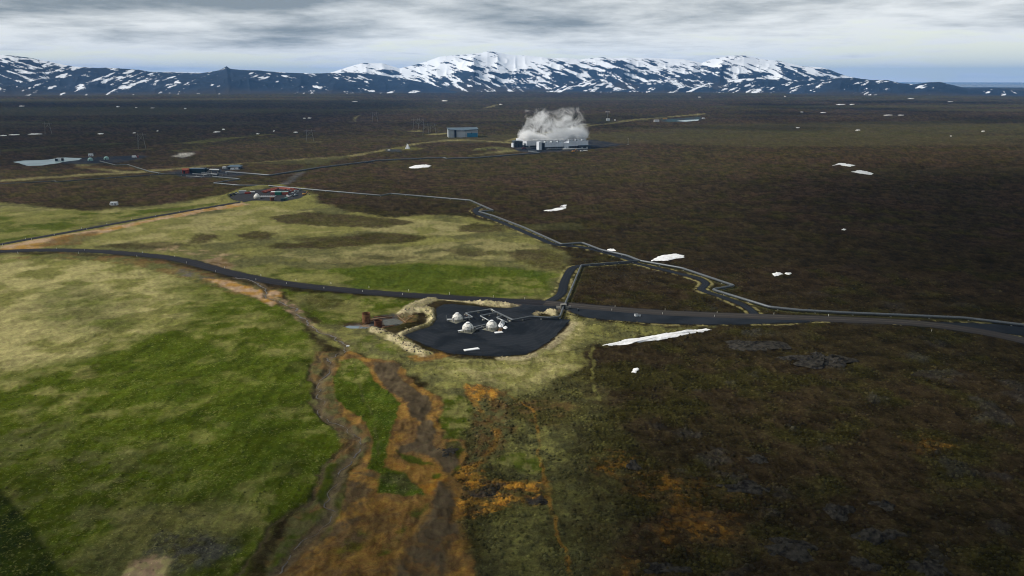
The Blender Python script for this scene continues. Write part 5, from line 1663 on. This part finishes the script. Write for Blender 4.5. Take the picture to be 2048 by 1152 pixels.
# ------------------------------------------------------------------ equipment yard
def yard_pt(cx, cy):                                         # positions read in a magnified view of the yard
    return (430 + cx / 9.75, 365 + cy / 9.75)


YR = 'containers in the equipment yard'
container('long grey container by the far bank of the yard', *yard_pt(540, 215), 7.5, 2.6, 3.0, .35, M_GREYW, group=YR)
container('low red and white container right of the long grey one', *yard_pt(640, 220), 6, 2.2, 1.6, .3, M_RED, group=YR)
container('thin white container behind the low red one', *yard_pt(730, 193), 5, 1.6, 1.0, .1, M_WHITE, group=YR)
container('green container in the middle of the yard', *yard_pt(1240, 240), 6.5, 4.6, 3.1, .05, M_GREEN, M_TEAL, group=YR)
container('pale red container left of the green one', *yard_pt(1135, 232), 4.2, 4.6, 2.7, .1, mat('faded_red', (.42, .13, .13), .7), M_WHITE, group=YR)
container('orange red container right of the green one', *yard_pt(1370, 234), 6.4, 4.6, 2.8, .25, mat('orange_red', (.42, .10, .05), .7), M_TEAL, group=YR)
container('dark teal container at the front right of the yard', *yard_pt(1330, 352), 4.2, 3, 2.3, .1, mat('dark_teal', (.02, .06, .07), .6), group=YR)
container('small green container at the front corner of the yard', *yard_pt(1390, 340), 2.6, 2.4, 2.5, .3, mat('grey_green', (.12, .24, .19), .6), group=YR)
t_ = thing('rusty_tank', 'rust brown tank at the front of the yard', 'tank', (ground_pt(*yard_pt(1115, 350))))
MB().cyl((0, 0, 0), (0, 0, 3.0), 2.0, n=16).build('drum', M_RUSTD, t_)
MB().lathe([(2.0, 2.9), (2.1, 2.9), (2.1, 3.1), (1.9, 3.1)], 16).build('rim', M_RUST, t_)
dome('white dome in the middle of the equipment yard', *yard_pt(820, 315), 3.2, .1, False, False)
t_ = thing('pallet_rows', 'pale grey pallets laid out right of the yard dome', 'pallets', ground_pt(*yard_pt(1010, 285)), .02)
for k in range(8):
    for j in range(2):
        MB().box(-7 + k * 2.0, j * 5.0, .05, 1.5, 4.2, .5).build('pallet', mat('pallet_grey', (.28, .29, .30), .8), t_)
random.seed(5)
racks = [((930, 190), (1190, 115)), ((960, 205), (1215, 125)), ((1090, 180), (1240, 118)), ((1200, 120), (1400, 140)), ((1260, 110), (1470, 130)), ((1400, 165), (1580, 120)), ((1450, 190), (1610, 140)), ((1340, 125), (1540, 150))]
for k, (a, b) in enumerate(racks):
    A_, B_ = np.array(ground_pt(*yard_pt(*a))), np.array(ground_pt(*yard_pt(*b)))
    L = float(np.linalg.norm(B_ - A_))
    t_ = thing('pipe_stack', 'stack of red pipes in the yard, %s from the left' % ORD[k], 'pipe stack', A_, math.atan2(B_[1] - A_[1], B_[0] - A_[0]), 'stacks of red pipes in the yard')
    for j in range(5):
        for l_ in range(2):
            MB().cyl((random.random(), j * .62 - 1.2, .35 + l_ * .55), (L - random.random() * 2, j * .62 - 1.2, .35 + l_ * .55), .28, n=6).build('pipe', M_REDD if (j + l_) % 3 else M_RED, t_)
    for q in (.2, .8):
        MB().box(L * q, 0, 0, .3, 3.6, .1).build('bearer', M_TIMBER, t_)
for k, (cx, cy) in enumerate(((175, 285), (215, 275), (250, 268), (290, 262), (325, 252), (360, 240))):
    vehicle('dark parked car along the yard bank, %s from the left' % ORD[k], 'car', *yard_pt(cx, cy), .9, mat('dark_car_paint_%d' % (k % 3), ((.02, .024, .03), (.05, .055, .06), (.014, .02, .034))[k % 3], .3), s=.95)
vehicle('white parked car at the right end of the row along the yard bank', 'car', *yard_pt(412, 222), .9, M_WHITE, s=.9)
excavator('orange digger on the heath just right of the yard', *yard_pt(1745, 245), .5, .8)
random.seed(9)
spots = sorted((random.uniform(1400, 1690), random.uniform(150, 290)) for k in range(34))
spots = [q for q in spots if q[1] < 330 - (q[0] - 1400) * .35]
for k, (cx, cy) in enumerate(spots):
    kind = random.random()
    s = random.uniform(.8, 1.6)
    o = thing('loose_crate', 'small %s crate in the yard clutter, %s from the left' % (('pale grey', 'blue grey', 'dark grey', 'white')[k % 4], ORD[k]), 'crate', ground_pt(*yard_pt(cx, cy)), random.random() * 3, 'crates cluttering the yard')
    MB().box(0, 0, .03, s * 1.6, s * 1.1, s * .8).build('box', (M_GREYW, M_BLUEG, M_STEELD, M_WHITE)[k % 4], o)
    MB().box(0, 0, .03 + s * .8, s * 1.65, s * 1.15, .1).build('lid', M_STEEL, o)
for cx, cy, lab in ((1410, 270, 'white drum at the front right of the yard'), (1325, 345, 'small white drum by the dark teal container')):
    t_ = thing('white_drum', lab, 'drum', ground_pt(*yard_pt(cx, cy)))
    MB().cyl((0, 0, 0), (0, 0, 1.5), .8).build('body', M_WHITE, t_)
    MB().cyl((0, 0, 1.5), (0, 0, 1.6), .6).build('lid', M_GREYW, t_)

# ------------------------------------------------------------------ lava outcrops
def outcrop(label, px, py, wpx, hpx, h, seed):
    cx, cy = ground_pt(px, py)
    ax = abs(ground_pt(px + wpx / 2, py)[0] - cx)
    ay = abs(ground_pt(px, py - hpx / 2)[1] - cy)
    n, m_ = 40, 11
    v, f = [], []
    g0 = ground_z(cx, cy)
    for i in range(m_):
        s = 1 - i / m_
        for k in range(n):
            a = 2 * math.pi * k / n
            w_ = .45 + 1.0 * float(vn(np.array(2.2 * math.cos(a) + seed), np.array(2.2 * math.sin(a)), seed))
            x, y = cx + ax * s * w_ * math.cos(a), cy + ay * s * w_ * math.sin(a)
            q = float(ridged(np.array(x), np.array(y), 2.6, 3, seed)) * .75 + float(vn(np.array(x * 1.3), np.array(y * 1.3), seed + 5)) * .6
            v.append((x, y, g0 + h * (1 - s ** 2.2) ** .7 * (.1 + q * 1.3) - .25))
    for i in range(m_ - 1):
        f += [(i * n + k, i * n + (k + 1) % n, (i + 1) * n + (k + 1) % n, (i + 1) * n + k) for k in range(n)]
    f.append(tuple((m_ - 1) * n + k for k in range(n)))
    return tag(MB().add(v, f).build('lava_outcrop', M_LAVA), label, 'lava rock', 'lava outcrops on the heath')


for k, (px, py, w_, h_, hh, lab) in enumerate(((1500, 692, 120, 22, 1.0, 'broad grey lava outcrop on the heath below the gravel road'), (1648, 722, 110, 26, 1.6, 'arched dark lava outcrop right of the broad one'),
        (1520, 920, 60, 22, 1.0, 'compact dark lava outcrop in the middle of the right hand heath'), (1490, 975, 100, 24, .9, 'pale lava outcrop above the ochre stain'), (1680, 1022, 60, 26, 1.4, 'black blocky lava outcrop, the left of two on the lower heath'),
        (1765, 1012, 50, 20, 1.1, 'black blocky lava outcrop, the right of two on the lower heath'), (1760, 1072, 90, 30, 1.3, 'large black lava outcrop low on the right hand heath'),
        (1850, 1135, 90, 40, 1.2, 'pale topped lava outcrop at the bottom right'), (1580, 1095, 90, 40, 1.1, 'long lava outcrop slanting at the bottom of the heath'), (1730, 1130, 60, 36, 1.1, 'dark lava outcrop at the bottom edge'),
        (1330, 1140, 120, 24, .9, 'low lava ledge at the bottom edge below the ochre stain'), (1265, 930, 34, 22, .9, 'grey lava lump beside the small ochre stain'), (1575, 716, 40, 8, .7, 'small dark rock between the two large outcrops'),
        (990, 975, 46, 14, .6, 'dark rock ridge in the ochre crust'), (1080, 1004, 34, 12, .6, 'dark rock at the right end of the ochre crust'), (895, 903, 40, 20, .7, 'dark earth bank at the bend of the mud bed'))):
    outcrop(lab, px, py, w_, h_, hh, 500 + k)


# ------------------------------------------------------------------ stones and tussocks (uncountable)
def scatter(name, label, pts, size, m, seed, squash=.6, jitter=.35, n=5):
    """Thousands of small low lumps, one mesh."""
    rs = np.random.RandomState(seed)
    P = np.asarray(pts)
    K = len(P)
    a = np.arange(n) * 2 * np.pi / n
    s = size * (.5 + rs.rand(K) ** 2 * 1.3)
    rot = rs.rand(K) * 6.28
    ring = lambda sc, zz: np.stack([P[:, None, 0] + np.cos(a[None] + rot[:, None]) * (s * sc)[:, None] * (1 + jitter * (rs.rand(K, n) - .5)),
                                    P[:, None, 1] + np.sin(a[None] + rot[:, None]) * (s * sc)[:, None] * (1 + jitter * (rs.rand(K, n) - .5)),
                                    P[:, None, 2] + (s * zz)[:, None] * (1 + jitter * (rs.rand(K, n) - .5))], 2)
    top = np.stack([P[:, 0] + s * .15 * (rs.rand(K) - .5), P[:, 1] + s * .15 * (rs.rand(K) - .5), P[:, 2] + s * squash], 1)[:, None]
    V = np.concatenate([ring(.5, -.15), ring(.42, squash * .6), top], 1)
    base = np.arange(K)[:, None, None] * (2 * n + 1)
    k = np.arange(n)
    k2 = (k + 1) % n
    F_ = np.concatenate([np.stack([k, k2, n + k2], 1), np.stack([k, n + k2, n + k], 1), np.stack([n + k, n + k2, np.full(n, 2 * n)], 1)])[None]
    o = mesh_np(name, V.reshape(-1, 3), (F_ + base).reshape(-1, 3), m)
    return tag(o, label, kind='stuff')


rs = np.random.RandomState(3)
# stones on the berms
bp_ = []
for p, hh, wd in BERMS[:4]:
    Pb = spline(GP(p), 1.0)
    q = Pb[rs.randint(0, len(Pb), len(Pb) * 9)] + rs.randn(len(Pb) * 9, 2) * wd * .42
    bp_.append(q)
bp_ = np.vstack(bp_)


k_ = gz_many(bp_)
ok = (d_pad[k_] > .8) & (d_road[k_] > 5) & (d_pipe[k_] > 1)
bp_, k_ = bp_[ok], k_[ok]
scatter('berm_stones', 'loose dark and pale stones on the pad banks', np.concatenate([bp_, H[k_][:, None]], 1)[: len(bp_) // 2], .42, mat('berm_stone_pale', (.34, .30, .19), .95, 0, .5, .9, 0, (.20, .17, .11)), 1)
scatter('berm_stones', 'dark stones and soil clods on the pad banks', np.concatenate([bp_, H[k_][:, None]], 1)[len(bp_) // 2:: 2], .5, mat('berm_stone_dark', (.07, .058, .042), .95, 0, .5, .9), 2)


def tussock_material():
    m = bpy.data.materials.new('heath_tussock')
    m.use_nodes = True
    t = NT(m.node_tree)
    out = t.n('ShaderNodeOutputMaterial')
    b = t.n('ShaderNodeBsdfPrincipled')
    at = t.n('ShaderNodeAttribute', attribute_name='albedo')
    t.link(at.outputs['Color'], b.inputs['Base Color'])
    b.inputs['Roughness'].default_value = .95
    b.inputs['Specular IOR Level'].default_value = .05
    t.link(b.outputs[0], out.inputs[0])
    return m


M_TUSS = tussock_material()


def tussocks(name, label, count, rmin, rmax, size, squash, seed, sel, tint):
    rs_ = np.random.RandomState(seed)
    r_ = rmin * (rmax / rmin) ** (rs_.rand(count) ** 1.0)
    a_ = np.radians(rs_.uniform(-39, 39, count))
    P = np.stack([r_ * np.sin(a_), r_ * np.cos(a_)], 1)
    k = gz_many(P)
    ok_ = sel(k, P, rs_) & (d_pad[k] > 1) & (d_road[k] > 6) & (d_ta[k] > 4) & (d_tb[k] > 4) & (d_apron[k] > 1) & (d_road2[k] > 4) & (d_stream[k] > 1.2)
    P, k = P[ok_], k[ok_]
    o = scatter(name, label, np.concatenate([P, H[k][:, None] - .05], 1), size, M_TUSS, seed, squash)
    f_ = tint(rs_, len(k), ALB[k])
    vv = np.repeat(f_, 11, 0)
    vv = np.concatenate([np.clip(vv, .004, .8), np.ones((len(vv), 1))], 1)
    attr(o, 'albedo', 'FLOAT_COLOR', vv)
    return o


lum = ALB.mean(1)
tussocks('heath_tussocks', 'low heather and moss hummocks over the lava heath', 60000, 165, 520, .85, .36, 21,
         lambda k, P, r: (GRASSY[k] < .3) & (TUFT[k] > .62) & (P[:, 0] > -.02 * P[:, 1] - 12) & (r.rand(len(k)) < .25 + 1.2 * sstep(.40, .60, n2[k])),
         lambda r, n, a: a * (.55 + 1.0 * r.rand(n) ** 1.5)[:, None] + np.array([.012, .012, .003]) * r.rand(n)[:, None])
tussocks('grass_tufts', 'pale dry grass tufts in the meadow', 42000, 165, 420, .5, .35, 22,
         lambda k, P, r: (GRASSY[k] > .5) & (r.rand(len(k)) < .15 + .9 * sstep(.45, .62, n3[k])),
         lambda r, n, a: a * (.5 + 1.0 * r.rand(n))[:, None] + (np.array([.09, .085, .034]) * (r.rand(n) ** 3)[:, None]))

# ------------------------------------------------------------------ broken cloud deck overhead (unseen, shaped so its shade and gaps fall where wanted)
CZ = 900.0
shx, shy = sun_dir.x / sun_dir.z * CZ, sun_dir.y / sun_dir.z * CZ
gx = np.arange(-3800, 3801, 50.0)
gy = np.arange(-1500, 4601, 50.0)
CX, CY = np.meshgrid(gx, gy, indexing='xy')
q1 = fbm(CX, CY, 700, 4, 611)
Rg = np.hypot(CX, CY)
fore = sstep(320, 150, Rg) * (.75 + .5 * sstep(60, 260, np.abs(CX)))  # deck thickened here to throw shade over the foreground
right = sstep(40, 330, CX - .10 * CY) * sstep(1500, 900, Rg)
farl = sstep(-250, -700, CX) * sstep(900, 1500, CY)
openp = sstep(700, 250, np.hypot((CX + 150) / 1.2, CY - 520)) + sstep(650, 300, np.hypot((CX - 20) / 1.3, CY - 1380))
th = np.clip((q1 - .54) * 2.6, 0, 1)
th = np.clip(np.maximum(th * (1 - np.clip(openp, 0, 1)), np.maximum(np.maximum(fore * .9, right * .95), farl * .45) * (.7 + .6 * q1) * (1 - .9 * sstep(650, 300, np.hypot((CX - 20) / 1.3, CY - 1380)))), 0, 1.2)
edge = np.minimum.reduce([CX - gx[0], gx[-1] - CX, CY - gy[0], gy[-1] - CY])
th = th * sstep(0, 500, edge)
th = th * 260 - 12
top = CZ + np.maximum(th, 0) * .75 + (fbm(CX, CY, 180, 3, 612) - .5) * 60 * (th > 0)
bot = CZ - np.maximum(th, 0) * .25
nyc, nxc = CX.shape
inside = th > 0
cellok = inside[:-1, :-1] & inside[1:, :-1] & inside[:-1, 1:] & inside[1:, 1:]
idx = np.arange(nyc * nxc).reshape(nyc, nxc)
ii, jj = np.nonzero(cellok)
quad = np.stack([idx[ii, jj], idx[ii, jj + 1], idx[ii + 1, jj + 1], idx[ii + 1, jj]], 1)
NV = nyc * nxc
faces = [quad, (quad + NV)[:, ::-1]]
for di, dj, a_, b_ in ((-1, 0, 0, 1), (0, 1, 1, 2), (1, 0, 2, 3), (0, -1, 3, 0)):
    ni, nj = ii + di, jj + dj
    outc = (ni < 0) | (nj < 0) | (ni >= cellok.shape[0]) | (nj >= cellok.shape[1])
    nb2 = np.where(outc, False, cellok[np.clip(ni, 0, cellok.shape[0] - 1), np.clip(nj, 0, cellok.shape[1] - 1)])
    s_ = ~nb2
    faces.append(np.stack([quad[s_, b_], quad[s_, a_], quad[s_, a_] + NV, quad[s_, b_] + NV], 1))
faces = np.concatenate(faces)
Vc = np.concatenate([np.stack([CX.ravel() + shx, CY.ravel() + shy, top.ravel()], 1), np.stack([CX.ravel() + shx, CY.ravel() + shy, bot.ravel()], 1)])
used = np.unique(faces)
remap = np.full(len(Vc), -1)
remap[used] = np.arange(len(used))
cm = bpy.data.materials.new('shade_cloud_vapour')
cm.use_nodes = True
t = NT(cm.node_tree)
out = t.n('ShaderNodeOutputMaterial')
cv = t.n('ShaderNodeVolumePrincipled')
cv.inputs['Color'].default_value = (1, 1, 1, 1)
cv.inputs['Density'].default_value = .0075
t.link(cv.outputs[0], out.inputs['Volume'])
cl = mesh_np('shade_clouds', Vc[used], remap[faces], cm, smooth=True)
tag(cl, 'unseen broken cloud deck shaped to shade the foreground and right', kind='stuff')
